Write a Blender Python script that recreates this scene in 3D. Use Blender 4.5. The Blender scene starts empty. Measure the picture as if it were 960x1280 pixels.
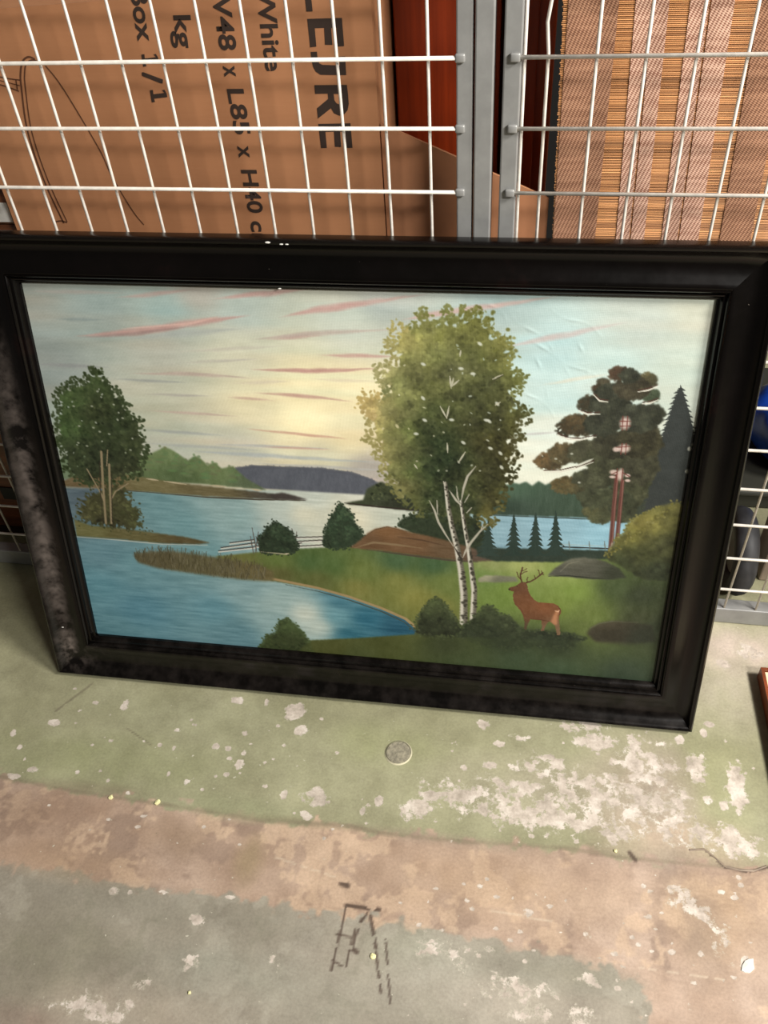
import bpy, bmesh, math, random
import numpy as np
from mathutils import Matrix, Vector
random.seed(4); rng = np.random.default_rng(7)
S = bpy.context.scene; COL = S.collection

# ------------------------------------------------------------------ camera
CAM = np.array([.0657, -.9982, 1.2086]); PITCH, YAW, ROLL, FPX = .7726, .2169, -.0842, 1095.94
def cam_rot():
    cp, sp = math.cos(PITCH), math.sin(PITCH); cy, sy = math.cos(YAW), math.sin(YAW); cr, sr = math.cos(ROLL), math.sin(ROLL)
    B = np.array([[1, 0, 0], [0, 0, -1], [0, 1, 0.]]); Y = np.array([[cy, sy, 0], [-sy, cy, 0], [0, 0, 1]])
    P = np.array([[1, 0, 0], [0, cp, -sp], [0, sp, cp]]); R = np.array([[cr, -sr, 0], [sr, cr, 0], [0, 0, 1]])
    return R @ P @ B @ Y
RC = cam_rot()
cd = bpy.data.cameras.new('camera'); cam = bpy.data.objects.new('camera', cd); COL.objects.link(cam)
m = np.eye(4); m[:3, 0] = RC[0]; m[:3, 1] = -RC[1]; m[:3, 2] = -RC[2]; m[:3, 3] = CAM
cam.matrix_world = Matrix(m.tolist())
cd.sensor_fit = 'VERTICAL'; cd.sensor_height = 36; cd.lens = FPX / 1280 * 36; cd.clip_start = .02
S.camera = cam
def ray(px): return RC.T @ np.array([(px[0] - 480) / FPX, (px[1] - 640) / FPX, 1])
def onZ(px, z=0):                                   # surveyed photo point -> world point on a level plane
    d = ray(px); return CAM + d * (z - CAM[2]) / d[2]
def onY(px, y=0):
    d = ray(px); return CAM + d * (y - CAM[1]) / d[1]

# ------------------------------------------------------------------ light, exposure
S.view_settings.view_transform = 'Standard'; S.view_settings.look = 'None'
S.view_settings.gamma = 1; S.view_settings.use_curve_mapping = False; S.view_settings.exposure = 0.0
wd = bpy.data.worlds.new('world'); S.world = wd; wd.use_nodes = True
wd.node_tree.nodes['Background'].inputs[0].default_value = (1, .96, .91, 1)
wd.node_tree.nodes['Background'].inputs[1].default_value = .07
def area(name, loc, target, sx, sy, power, color):
    l = bpy.data.lights.new(name, 'AREA'); l.shape = 'RECTANGLE'; l.size = sx; l.size_y = sy; l.energy = power; l.color = color
    o = bpy.data.objects.new(name, l); COL.objects.link(o); o.location = loc
    o.rotation_euler = (Vector(target) - Vector(loc)).to_track_quat('-Z', 'Y').to_euler(); return o
area('ceiling_light', (1.75, -.72, 2.25), (-.1, -.3, .1), .55, .30, 86, (1, .955, .89))
area('front_fill_light', (1.85, -2.0, 2.5), (-.1, 0, .4), .7, .3, 88, (1, .965, .91))  # unseen fill lamp, added from the front to brighten the mesh wires

# ------------------------------------------------------------------ helpers
def srgb(c):
    c = np.asarray(c, float) / 255.
    return np.where(c <= .04045, c / 12.92, ((c + .055) / 1.055) ** 2.4)
def lin4(c): return tuple(srgb(c)) + (1,)
class NT:
    def __init__(s, name):
        s.m = bpy.data.materials.new(name); s.m.use_nodes = True; s.t = s.m.node_tree; s.b = s.t.nodes['Principled BSDF']
    def n(s, kind, **kw):
        x = s.t.nodes.new(kind)
        for k, v in kw.items():
            if k in x.bl_rna.properties: setattr(x, k, v)
            else: x.inputs[k.replace('_', ' ')].default_value = v
        return x
    def l(s, a, b): s.t.links.new(a, b)
    def mix(s, fac, a, b, blend='MIX'):
        x = s.t.nodes.new('ShaderNodeMix'); x.data_type = 'RGBA'; x.blend_type = blend
        for i, v in ((0, fac), (6, a), (7, b)):
            if hasattr(v, 'links'): s.l(v, x.inputs[i])
            else: x.inputs[i].default_value = v
        return x.outputs[2]
    def math(s, op, a, b=0, c=0, clamp=False):
        x = s.t.nodes.new('ShaderNodeMath'); x.operation = op; x.use_clamp = clamp
        for i, v in enumerate((a, b, c)):
            if hasattr(v, 'links'): s.l(v, x.inputs[i])
            else: x.inputs[i].default_value = v
        return x.outputs[0]
    def ramp(s, v, stops):
        x = s.t.nodes.new('ShaderNodeValToRGB'); e = x.color_ramp.elements
        while len(e) < len(stops): e.new(.5)
        for i, (p, c) in enumerate(stops): e[i].position = p; e[i].color = c
        s.l(v, x.inputs[0]); return x.outputs[0]
    def obj(s, scale=(1, 1, 1)):
        tc = s.n('ShaderNodeTexCoord'); mp = s.n('ShaderNodeMapping'); mp.inputs['Scale'].default_value = scale
        s.l(tc.outputs['Object'], mp.inputs[0]); return mp.outputs[0]
    def noise(s, vec, scale, detail=4, rough=.6):
        x = s.n('ShaderNodeTexNoise'); x.inputs['Scale'].default_value = scale; x.inputs['Detail'].default_value = detail
        x.inputs['Roughness'].default_value = rough; s.l(vec, x.inputs['Vector']); return x.outputs['Fac']
    def bump(s, h, strength, dist=.001):
        x = s.n('ShaderNodeBump'); x.inputs['Strength'].default_value = strength; x.inputs['Distance'].default_value = dist
        s.l(h, x.inputs['Height']); s.l(x.outputs[0], s.b.inputs['Normal'])
    def base(s, v):
        if hasattr(v, 'links'): s.l(v, s.b.inputs['Base Color'])
        else: s.b.inputs['Base Color'].default_value = v
    def rough(s, v):
        if hasattr(v, 'links'): s.l(v, s.b.inputs['Roughness'])
        else: s.b.inputs['Roughness'].default_value = v
def simple(name, c, rough=.6, metal=0, var=.12, scale=20, bump=0, stretch=(1, 1, 1)):
    N = NT(name); f = N.noise(N.obj(stretch), scale)
    a = lin4(np.clip(np.array(c) * (1 - var), 0, 255)); b = lin4(np.clip(np.array(c) * (1 + var), 0, 255))
    N.base(N.ramp(f, [(.3, a), (.7, b)])); N.rough(rough); N.b.inputs['Metallic'].default_value = metal
    if bump: N.bump(f, bump)
    return N.m

def tag(o, label=None, cat=None, group=None, kind=None):
    for k, v in (('label', label), ('category', cat), ('group', group), ('kind', kind)):
        if v: o[k] = v
    return o
def empty(name, loc=(0, 0, 0), rot=(0, 0, 0)):
    o = bpy.data.objects.new(name, None); COL.objects.link(o); o.location = loc; o.rotation_euler = rot
    o.empty_display_size = .05; return o
def link(name, me, mat, parent=None):
    o = bpy.data.objects.new(name, me); COL.objects.link(o)
    if mat and not me.materials: me.materials.append(mat)
    if parent is not None: o.parent = parent
    return o
def mesh_of(bm, name, smooth=False):
    bmesh.ops.recalc_face_normals(bm, faces=bm.faces)
    me = bpy.data.meshes.new(name); bm.to_mesh(me); bm.free()
    if smooth:
        for p in me.polygons: p.use_smooth = True
    return me
def add_box(bm, lo, hi, bev=0, mat=None):
    r = bmesh.ops.create_cube(bm, size=1); vs = r['verts']
    lo, hi = np.array(lo, float), np.array(hi, float); c = (lo + hi) / 2; d = hi - lo
    for v in vs: v.co = Vector((v.co.x * d[0] + c[0], v.co.y * d[1] + c[1], v.co.z * d[2] + c[2]))
    if mat is not None:
        for v in vs: v.co = mat @ v.co
    if bev:
        es = list({e for v in vs for e in v.link_edges}); bmesh.ops.bevel(bm, geom=es, offset=bev, segments=2, affect='EDGES', profile=.5)
def box(name, lo, hi, mat, parent=None, bev=0.):
    bm = bmesh.new(); add_box(bm, lo, hi, bev); return link(name, mesh_of(bm, name), mat, parent)
def tube_mesh(name, pts, r, n=8):
    bm = bmesh.new(); rings = []
    pts = [Vector(p) for p in pts]
    for i, p in enumerate(pts):
        t = (pts[min(i + 1, len(pts) - 1)] - pts[max(i - 1, 0)]).normalized()
        a = t.orthogonal().normalized() if i == 0 else (a - t * a.dot(t)).normalized()
        b = t.cross(a); rings.append([bm.verts.new(p + (a * math.cos(2 * math.pi * k / n) + b * math.sin(2 * math.pi * k / n)) * r) for k in range(n)])
    for A, B in zip(rings, rings[1:]):
        for k in range(n): bm.faces.new((A[k], A[(k + 1) % n], B[(k + 1) % n], B[k]))
    bm.faces.new(rings[0]); bm.faces.new(rings[-1])
    return mesh_of(bm, name, True)
def prism(name, pts2, y0, y1, mat, parent=None):     # polygon in XZ, extruded in Y
    bm = bmesh.new(); A = [bm.verts.new((x, y0, z)) for x, z in pts2]; B = [bm.verts.new((x, y1, z)) for x, z in pts2]
    n = len(pts2); bm.faces.new(A); bm.faces.new(B[::-1])
    for k in range(n): bm.faces.new((A[k], B[k], B[(k + 1) % n], A[(k + 1) % n]))
    return link(name, mesh_of(bm, name), mat, parent)
def vnoise(h, w, ch, cw, seed=0):                      # smooth value noise 0..1
    g = np.random.default_rng(seed).random((ch + 2, cw + 2))
    y = np.linspace(0, ch, h, endpoint=False); x = np.linspace(0, cw, w, endpoint=False)
    yi = y.astype(int); xi = x.astype(int); fy = y - yi; fx = x - xi; fy = fy * fy * (3 - 2 * fy); fx = fx * fx * (3 - 2 * fx)
    a = g[yi][:, xi]; b = g[yi][:, xi + 1]; c = g[yi + 1][:, xi]; d = g[yi + 1][:, xi + 1]
    return (a * (1 - fx) + b * fx) * (1 - fy)[:, None] + (c * (1 - fx) + d * fx) * fy[:, None]
def poly_mask(pts, gx, gy):                            # even-odd over 1-D axes gx, gy
    pts = np.asarray(pts, float); M = np.zeros((len(gy), len(gx)), bool)
    for (x0, y0), (x1, y1) in zip(pts, np.roll(pts, -1, 0)):
        if y0 == y1: continue
        c = (gy >= min(y0, y1)) & (gy < max(y0, y1)); xs = x0 + (gy[c] - y0) * (x1 - x0) / (y1 - y0)
        M[c] ^= gx[None, :] < xs[:, None]
    return M
def blur(M, k):
    M = M.astype(float)
    for _ in range(2):
        for ax in (0, 1):
            acc = np.zeros_like(M)
            for s in range(-k, k + 1): acc += np.roll(M, s, ax)
            M = acc / (2 * k + 1)
    return M
def grid_mesh(name, gx, gy, f, smooth=True):           # f(X,Y)->(n,3)
    X, Y = np.meshgrid(gx, gy); co = f(X.ravel(), Y.ravel()); nx, ny = len(gx), len(gy)
    i = np.arange(nx * ny).reshape(ny, nx); q = np.stack([i[:-1, :-1], i[:-1, 1:], i[1:, 1:], i[1:, :-1]], -1).reshape(-1, 4)
    me = bpy.data.meshes.new(name); me.vertices.add(nx * ny); me.vertices.foreach_set('co', co.astype(np.float32).ravel())
    me.loops.add(q.size); me.loops.foreach_set('vertex_index', q.ravel().astype(np.int32)); me.polygons.add(len(q))
    me.polygons.foreach_set('loop_start', np.arange(0, q.size, 4, dtype=np.int32))
    me.polygons.foreach_set('use_smooth', np.ones(len(q), bool)); me.update(calc_edges=True); return me
def set_attr(me, name, rgb):
    a = me.color_attributes.new(name, 'FLOAT_COLOR', 'POINT'); d = np.ones((len(me.vertices), 4), np.float32); d[:, :3] = rgb.reshape(-1, 3)
    a.data.foreach_set('color', d.ravel())

# ------------------------------------------------------------------ floor: worn painted concrete
def build_floor():
    gx = np.concatenate([np.arange(-2.2, -.96, .08), np.arange(-.96, .56, .0025), np.arange(.56, 2.2, .08)])
    gy = np.concatenate([np.arange(-1.8, -.80, .08), np.arange(-.80, .06, .0025), np.arange(.06, 1.31, .08)])
    me = grid_mesh('floor', gx, gy, lambda X, Y: np.stack([X, Y, 0 * X], 1))
    W = lambda pts: [tuple(onZ(p)[:2]) for p in pts]
    nx, ny = len(gx), len(gy)
    X, Y = np.meshgrid(gx, gy)
    def nz(s, seed):                                   # noise sampled in world space
        g = np.random.default_rng(seed).random((400, 400)); x = (X + 3) / s; y = (Y + 3) / s
        xi = x.astype(int) % 398; yi = y.astype(int) % 398; fx = x - np.floor(x); fy = y - np.floor(y)
        fx = fx * fx * (3 - 2 * fx); fy = fy * fy * (3 - 2 * fy)
        return (g[yi, xi] * (1 - fx) + g[yi, xi + 1] * fx) * (1 - fy) + (g[yi + 1, xi] * (1 - fx) + g[yi + 1, xi + 1] * fx) * fy
    C = np.zeros((ny, nx, 3)); green = np.array([150, 148, 119.]); tan = np.array([172, 149, 131.]); grey = np.array([148, 141, 127.])
    C[:] = green + ((nz(.11, 1) - .5) * 14 + (nz(.03, 12) - .5) * 9)[..., None]
    right = [(930, 785), (1200, 780), (1200, 1100), (935, 1080), (925, 900)]
    band_top = [(-700, 900), (0, 971), (100, 990), (200, 1005), (325, 1025), (435, 1032), (480, 1042), (580, 1052), (705, 1060), (780, 1072), (905, 1084), (1200, 1090), (1700, 1110)]
    band_bot = [(1700, 2300), (840, 1400), (815, 1275), (800, 1240), (775, 1210), (680, 1190), (580, 1170), (480, 1155), (430, 1142), (325, 1125), (250, 1117), (150, 1105), (75, 1087), (0, 1085), (-700, 1060)]
    wob = (nz(.012, 5) - .5) * .008
    def jm(pts, k=1):
        M = blur(poly_mask(W(pts), gx, gy), 3); q = M + ((nz(.016, 61) - .5) * .9 + (nz(.006, 62) - .5) * .5) * (M > .02) * (M < .98)
        return np.clip((q - .5) * 5 + .5, 0, 1)[..., None]
    C += ((nz(.05, 71) - .5) * 10 + (nz(.012, 72) - .5) * 6)[..., None]
    def hard(n, t, g): return np.clip((n - t) * g, 0, 1)[..., None]
    wx = nz(.07, 81) * .6 + nz(.02, 82) * .3 + nz(.008, 83) * .2; wy = nz(.05, 84) * .6 + nz(.017, 85) * .3 + nz(.006, 86) * .2
    T2 = tan + ((nz(.09, 2) - .5) * 22 + (nz(.02, 3) - .5) * 16)[..., None] * np.array([1, 1.05, 1.1])
    T2 = T2 * (1 - .55 * hard(wx, .68, 14)) + .55 * hard(wx, .68, 14) * np.array([138, 118, 104.]); T2 = T2 * (1 - .6 * hard(wy, .66, 16)) + .6 * hard(wy, .66, 16) * np.array([202, 176, 150.])
    b = jm(band_top + [(1900, 2300), (-1500, 2300), (-1500, 900)]); C = C * (1 - b) + b * T2
    low = jm(band_bot[::-1] + [(1700, 3000), (-1500, 3000)])
    wz = nz(.06, 91) * .55 + nz(.022, 92) * .3 + nz(.008, 93) * .25; G2 = grey + ((nz(.13, 4) - .5) * 20 + (nz(.025, 6) - .5) * 12)[..., None]
    G2 = G2 * (1 - .5 * hard(wz, .66, 12)) + .5 * hard(wz, .66, 12) * np.array([168, 162, 148.]); G2 = G2 * (1 - .4 * hard(-wz, -.42, 12)) + .4 * hard(-wz, -.42, 12) * np.array([126, 122, 106.])
    C = C * (1 - low) + low * G2
    def blob(cx, cy, rx, ry, col, a, soft=.6):
        nonlocal C
        c = onZ((cx, cy)); ex = abs(onZ((cx + rx, cy))[0] - c[0]); ey = abs(onZ((cx, cy + ry))[1] - c[1])
        d = np.hypot((X - c[0]) / ex, (Y - c[1]) / ey); w = (np.clip((1 + soft - d) / (2 * soft), 0, 1) * a * (.6 + .6 * nz(.02, int(cx) % 97)))[..., None]
        C = C * (1 - w) + w * np.array(col, float)
    # broad wear patches seen on the floor
    for t in [(60, 1010, 60, 25, (140, 116, 98), .55), (225, 1045, 35, 25, (142, 120, 100), .6), (312, 1075, 16, 28, (150, 132, 104), .7),
              (20, 1055, 60, 25, (150, 124, 102), .4), (100, 1080, 80, 20, (168, 140, 112), .4), (640, 1110, 130, 40, (182, 156, 130), .5),
              (900, 1140, 60, 60, (176, 150, 122), .6), (880, 1170, 22, 50, (138, 120, 104), .6), (740, 1085, 30, 25, (142, 120, 104), .5),
              (860, 1080, 90, 14, (140, 120, 108), .55), (560, 1050, 120, 7, (150, 135, 118), .5), (120, 985, 50, 7, (128, 116, 98), .6), (330, 1022, 90, 5, (130, 122, 98), .6),
              (130, 1260, 110, 32, (168, 156, 140), .7), (20, 1275, 50, 22, (150, 132, 118), .7), (60, 1190, 80, 50, (130, 126, 108), .5), (220, 1140, 160, 22, (132, 128, 114), .5),
              (280, 1210, 90, 30, (140, 140, 126), .5), (560, 1230, 90, 50, (170, 166, 152), .7), (650, 1260, 110, 30, (176, 166, 152), .6), (690, 1215, 80, 20, (132, 130, 116), .6),
              (400, 1250, 70, 40, (150, 146, 132), .5), (510, 1180, 40, 20, (156, 156, 140), .5), (730, 1220, 60, 10, (140, 134, 118), .5),
              (480, 930, 60, 25, (150, 153, 112), .5), (120, 950, 140, 30, (136, 140, 100), .45), (905, 850, 60, 50, (182, 172, 156), .6), (930, 812, 60, 26, (196, 180, 168), .85),
              (880, 980, 50, 60, (160, 160, 120), .5), (830, 1000, 30, 70, (158, 146, 134), .7), (300, 1010, 60, 14, (146, 148, 116), .6), (800, 995, 62, 62, (178, 161, 147), .75), (690, 985, 110, 34, (166, 156, 138), .55), (850, 1050, 80, 26, (190, 166, 146), .6)]:
        blob(*t)
    # narrow dark line where the green paint ends
    for (x0, y0), (x1, y1) in zip(band_top[1:], band_top[2:11]):
        for s in np.linspace(0, 1, 5): blob(x0 + (x1 - x0) * s, y0 + (y1 - y0) * s, 16, 2.4, (126, 116, 96), .45)
    # a worn stamped mark in the paint
    def mark(x0, y0, x1, y1, w, a=.8, col=(74, 60, 52)):
        nonlocal C
        A, B = onZ((x0, y0))[:2], onZ((x1, y1))[:2]; d = B - A; t = np.clip(((X - A[0]) * d[0] + (Y - A[1]) * d[1]) / (d @ d), 0, 1)
        r = np.hypot(X - A[0] - t * d[0], Y - A[1] - t * d[1]); k = (np.clip(1.6 - r / (w * .0009), 0, 1) * a)[..., None] * (nz(.007, 31)[..., None] > .3)
        C = C * (1 - k) + k * np.array(col, float)
    for q in [(427, 1104, 434, 1107, 4), (433, 1132, 466, 1136, 3), (466, 1136, 474, 1137, 3), (433, 1133, 414, 1213, 1.6), (463, 1145, 470, 1185, 2.4), (470, 1190, 476, 1240, 1.8),
              (443, 1162, 432, 1210, 1.3), (452, 1148, 440, 1185, 1.5), (420, 1168, 440, 1172, 1.2), (416, 1200, 436, 1214, 1.2), (440, 1186, 446, 1190, 3), (482, 1175, 488, 1255, 1.4), (448, 1158, 460, 1140, 1.4)]:
        mark(*q)
    for q in [(880, 1062, 906, 1084, 1.6), (906, 1084, 935, 1090, 1.8), (935, 1090, 965, 1083, 1.8), (787, 1066, 794, 1075, 3), (158, 910, 190, 932, 1, .35), (115, 855, 68, 890, 2.2, .3), (896, 1052, 912, 1056, 1.4)]:
        mark(*q)
    for q in [(610, 1137, 690, 1152), (340, 1070, 430, 1100), (800, 1210, 905, 1225)]:
        mark(*q, 1.3, .5, (205, 190, 168))
    set_attr(me, 'paint', srgb(np.clip(C, 0, 255)))
    # peel probability field
    P = np.zeros((ny, nx))
    def pb(cx, cy, rx, ry, a=1.):
        nonlocal P
        c = onZ((cx, cy)); ex = abs(onZ((cx + rx, cy))[0] - c[0]); ey = abs(onZ((cx, cy + ry))[1] - c[1])
        P = np.maximum(P, a * np.clip(1.5 - np.hypot((X - c[0]) / ex, (Y - c[1]) / ey), 0, 1))
    for t in [(369, 890, 14, 13), (375, 914, 11, 8), (157, 880, 5, 8), (68, 903, 8, 5), (120, 878, 5, 3), (296, 876, 8, 5), (333, 877, 4, 6), (393, 996, 18, 13), (382, 1019, 9, 6),
              (355, 993, 5, 8), (453, 1012, 5, 8), (474, 1001, 6, 7), (270, 933, 6, 4), (285, 935, 5, 4), (300, 957, 8, 8), (287, 948, 4, 3), (305, 941, 4, 4), (284, 968, 5, 4), (233, 977, 5, 4), (211, 967, 3, 5),
              (222, 913, 5, 3), (217, 935, 3, 4), (17, 916, 4, 6), (40, 962, 7, 5), (18, 970, 9, 4), (94, 861, 3, 2), (25, 934, 3, 3), (138, 926, 3, 3), (200, 931, 3, 3), (307, 917, 5, 3), (239, 900, 2, 2), (331, 983, 4, 2),
              (142, 1114, 8, 6), (162, 1116, 4, 4), (205, 1115, 8, 3), (286, 1122, 7, 3), (245, 1150, 9, 9),
              (600, 1000, 62, 24, .72), (660, 1020, 78, 22, .8), (720, 1000, 60, 45, .72), (520, 1012, 26, 16, .9), (540, 995, 16, 8), (575, 995, 20, 10), (612, 957, 10, 6), (655, 960, 22, 9, .85), (690, 950, 22, 8, .85), (745, 925, 30, 13, .9),
              (730, 910, 40, 12, .7), (650, 922, 14, 5), (605, 905, 12, 6, .8), (625, 930, 8, 5), (580, 960, 5, 4), (790, 950, 26, 30, .8), (870, 960, 14, 26, .85), (850, 925, 6, 8), (800, 1010, 60, 30, .72), (760, 1040, 60, 20, .7),
              (920, 985, 15, 34, .95), (886, 1000, 8, 8), (905, 1008, 8, 6), (910, 1050, 40, 22, .8), (933, 815, 20, 10, .85), (905, 830, 12, 6, .8), (887, 906, 6, 4), (880, 916, 5, 5), (760, 975, 40, 10, .7),
              (850, 1120, 22, 16, .75), (878, 1142, 18, 14, .8), (900, 1180, 20, 30, .55), (660, 1140, 10, 6, .7), (735, 1170, 8, 8, .7), (932, 1205, 6, 12, .9),
              (120, 1262, 60, 22, .68), (180, 1232, 14, 10, .6), (240, 1205, 20, 12, .62), (530, 1175, 12, 10, .7), (560, 1190, 40, 22, .6), (640, 1240, 50, 28, .66), (610, 1185, 12, 6, .8), (740, 1225, 20, 10, .6), (660, 1265, 40, 16, .7), (730, 1270, 30, 16, .7), (340, 1205, 26, 14, .55)]:
        pb(*t)
    for t in [(815, 960, 34, 40, .72), (835, 1005, 34, 34, .72), (780, 1000, 40, 34, .74), (700, 1020, 90, 30, .74), (640, 985, 60, 18, .7), (850, 1035, 60, 22, .7), (925, 1060, 40, 16, .7), (560, 985, 40, 12, .66), (690, 960, 40, 20, .66)]: pb(*t)
    r_ = random.Random(3)
    for _ in range(120):
        x, y = r_.uniform(20, 950), r_.uniform(870, 1060); q = r_.uniform(1.2, 3.2); pb(x, y, q * r_.uniform(.8, 1.6), q, .9) if y > 870 + .045 * x else None
    for _ in range(70):
        q = r_.uniform(1.5, 4); pb(r_.uniform(500, 950), r_.uniform(1090, 1275), q * r_.uniform(.8, 2), q, .85)
    set_attr(me, 'peel', np.repeat(P[..., None], 3, -1))
    N = NT('worn painted concrete'); v = N.obj()
    a = N.n('ShaderNodeAttribute', attribute_name='paint'); p = N.n('ShaderNodeAttribute', attribute_name='peel')
    n1 = N.noise(v, 48, 7, .68); n2 = N.noise(v, 260, 4, .6); n3 = N.noise(v, 14, 5, .7)
    mott = N.ramp(N.math('ADD', N.math('MULTIPLY', n3, .6), N.math('MULTIPLY', n2, .4)), [(.30, (.74, .72, .72, 1)), (.5, (1, 1, 1, 1)), (.68, (1.24, 1.24, 1.24, 1))])
    base = N.mix(1., a.outputs['Color'], mott, 'MULTIPLY')
    val = N.math('ADD', N.math('MULTIPLY', p.outputs['Fac'], .85), N.math('MULTIPLY', N.math('SUBTRACT', n1, .5), 2.6))
    msk = N.math('MULTIPLY', N.math('SUBTRACT', val, .56), 22, clamp=True)
    val2 = N.math('MULTIPLY', N.math('SUBTRACT', val, .47), 14, clamp=True)
    pc = N.ramp(N.math('ADD', N.math('MULTIPLY', N.noise(v, 34, 5, .65), .8), N.math('MULTIPLY', n2, .2)), [(.36, lin4((160, 148, 136))), (.5, lin4((196, 183, 171))), (.62, lin4((222, 212, 201)))])
    c = N.mix(N.math('MULTIPLY', val2, .35), base, lin4((206, 200, 180)))
    c = N.mix(N.math('MULTIPLY', msk, .9), c, pc)
    sp = N.math('MULTIPLY', N.math('SUBTRACT', N.noise(v, 120, 2, .5), .735), 30, clamp=True)
    c = N.mix(N.math('MULTIPLY', sp, .7), c, lin4((205, 200, 182)))
    ds = N.math('MULTIPLY', N.math('SUBTRACT', N.noise(N.obj((1, 1, 5)), 95, 3, .6), .74), 24, clamp=True)
    c = N.mix(N.math('MULTIPLY', ds, .5), c, lin4((90, 84, 72)))
    N.base(c); N.rough(N.math('ADD', .42, N.math('MULTIPLY', msk, .35)))
    h = N.math('SUBTRACT', N.math('MULTIPLY', n2, .25), N.math('MULTIPLY', msk, .6)); N.bump(h, .5, .0012)
    o = link('floor', me, N.m); tag(o, kind='structure'); return o
floor = build_floor()

M_wall = simple('plaster darkened as shade', (13, 12, 11), .9, scale=6)  # deep shade beside the blind is put into this near-black wall colour
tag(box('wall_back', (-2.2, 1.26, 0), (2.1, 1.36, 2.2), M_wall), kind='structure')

# round plug let into the floor
pc = onZ((498, 941)); M_plug = simple('plug cement', (136, 130, 112), .8, var=.2, scale=160, bump=.6)
bm = bmesh.new()
r1 = bmesh.ops.create_cone(bm, cap_ends=True, segments=40, radius1=.0195, radius2=.0185, depth=.0016)
plug = link('floor_plug', mesh_of(bm, 'floor_plug'), M_plug); plug.location = (pc[0], pc[1], .0008)
tag(plug, 'round grey cement plug filling a hole in the green floor', 'plug')
rim = []
bm = bmesh.new(); seg = 40; R0, R1 = .0195, .0215
for k in range(seg):
    t = 2 * math.pi * k / seg; rim.append((bm.verts.new((R0 * math.cos(t), R0 * math.sin(t), .001)), bm.verts.new((R1 * math.cos(t), R1 * math.sin(t), -.0006))))
for k in range(seg): bm.faces.new((rim[k][0], rim[k][1], rim[(k + 1) % seg][1], rim[(k + 1) % seg][0]))
link('rim', mesh_of(bm, 'rim'), simple('plug rim', (186, 180, 152), .7), plug)

# crumbs lying on the floor
M_chip = simple('yellowish paint chip', (236, 226, 170), .7); M_white = simple('white chip', (236, 232, 222), .6)
def chip(px, s, label, mat=M_chip, elong=1.0):
    c = onZ(px); r = random.Random(int(px[0])); bm = bmesh.new(); n = 9
    top = [bm.verts.new((s * elong * math.cos(k * 2 * math.pi / n) * r.uniform(.65, 1.1), s * math.sin(k * 2 * math.pi / n) * r.uniform(.65, 1.1), r.uniform(.0012, .0026))) for k in range(n)]
    bot = [bm.verts.new((v.co.x * 1.05, v.co.y * 1.05, 0.0)) for v in top]
    ct = bm.verts.new((0, 0, .003))
    for k in range(n): bm.faces.new((top[k], top[(k + 1) % n], ct)); bm.faces.new((top[k], bot[k], bot[(k + 1) % n], top[(k + 1) % n]))
    bm.faces.new(bot); o = link('paint_chip', mesh_of(bm, 'paint_chip'), mat); o.location = (c[0], c[1], 0); o.rotation_euler.z = r.uniform(0, 3)
    tag(o, label, 'paint chip', 'loose chips of paint on the floor')
chip((197, 1003), .0045, 'larger pale yellow chip on the edge between green paint and tan band')
chip((139, 997), .0038, 'small pale yellow chip at the left end of the green paint edge')
chip((466, 1196), .0042, 'yellow paint chip lying on the dark stamped mark')
chip((935, 1207), .0065, 'elongated white chip on the tan floor at lower right', M_white, 1.7)
chip((237, 1241), .0022, 'tiny yellow crumb on the grey green floor at bottom left')
chip((769, 1064), .003, 'small cream chip near the curled crack on the right')
# curled flake at the crack
bm = bmesh.new(); pr = None
path = [onZ(p) for p in [(862, 1063), (880, 1062), (893, 1072), (907, 1084), (925, 1088), (942, 1089), (958, 1083)]]
for i, p in enumerate(path):
    q = (bm.verts.new((p[0], p[1] + .002, .0003)), bm.verts.new((p[0], p[1] + .0004, .0016)), bm.verts.new((p[0], p[1] - .001, .0002)))
    if pr:
        for a in (0, 1): bm.faces.new((pr[a], q[a], q[a + 1], pr[a + 1]))
    pr = q
fl = link('paint_flake', mesh_of(bm, 'paint_flake', True), simple('lifting paint', (134, 118, 102), .6, scale=80)); tag(fl, 'curled strip of lifting tan floor paint along the crack at right', 'paint flake')

# ------------------------------------------------------------------ steel mesh partition
M_steel = simple('grey powder coated steel', (150, 150, 148), .42, .25, var=.05, scale=40, bump=.15)
M_wire = simple('pale galvanised wire', (226, 220, 210), .36, .15, var=.08, scale=60)
SP = .05; X0L, X0R, Z0, DZ = -.0656, .1116, .0888, .0736
def rail(name, lo, hi, parent): return box(name, lo, hi, M_steel, parent, .0018)
def mesh_panel(label, s0, s1, xs, edge_tab, xa, xb, kink=None):
    t = empty('mesh_panel', ((s0 + s1) / 2, .012, 0)); tag(t, label, 'mesh panel')
    off = Vector((-(s0 + s1) / 2, -.012, 0))
    def P(o): o.location = off; return o
    P(rail('stile', (s0, .0022, 0), (s1, .026, 1.42), t))
    P(rail('bottom_rail', (min(xa, xb), .0022, .001), (max(xa, xb), .026, .036), t))
    nv = len(xs)
    vm = tube_mesh('vertical_wire', [(0, 0, .034), (0, 0, 1.40)], .0019)
    km = tube_mesh('vertical_wire', [(0, 0, .034), (0, 0, .90), (-.002, 0, .92), (-.003, 0, .93), (.0005, 0, .955), (0, 0, 1.0), (0, 0, 1.40)], .0019)
    for i, x in enumerate(xs):
        o = link('vertical_wire', km if i == kink else vm, M_wire, t); o.location = off + Vector((x, .0062, 0))
    hm = tube_mesh('horizontal_wire', [(min(xa, xb), 0, 0), (max(xa, xb), 0, 0)], .0023)
    bm = bmesh.new(); add_box(bm, (-.0055, -.0026, -.0046), (.0055, .0026, .0046), .0018); tm = mesh_of(bm, 'weld_tab', True)
    for k in range(18):
        z = Z0 + DZ * k; o = link('horizontal_wire', hm, M_wire, t); o.location = off + Vector((0, 0, z))
        w = link('weld_tab', tm, M_steel, o); w.location = (edge_tab, -.0004, 0)
    return t
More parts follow.
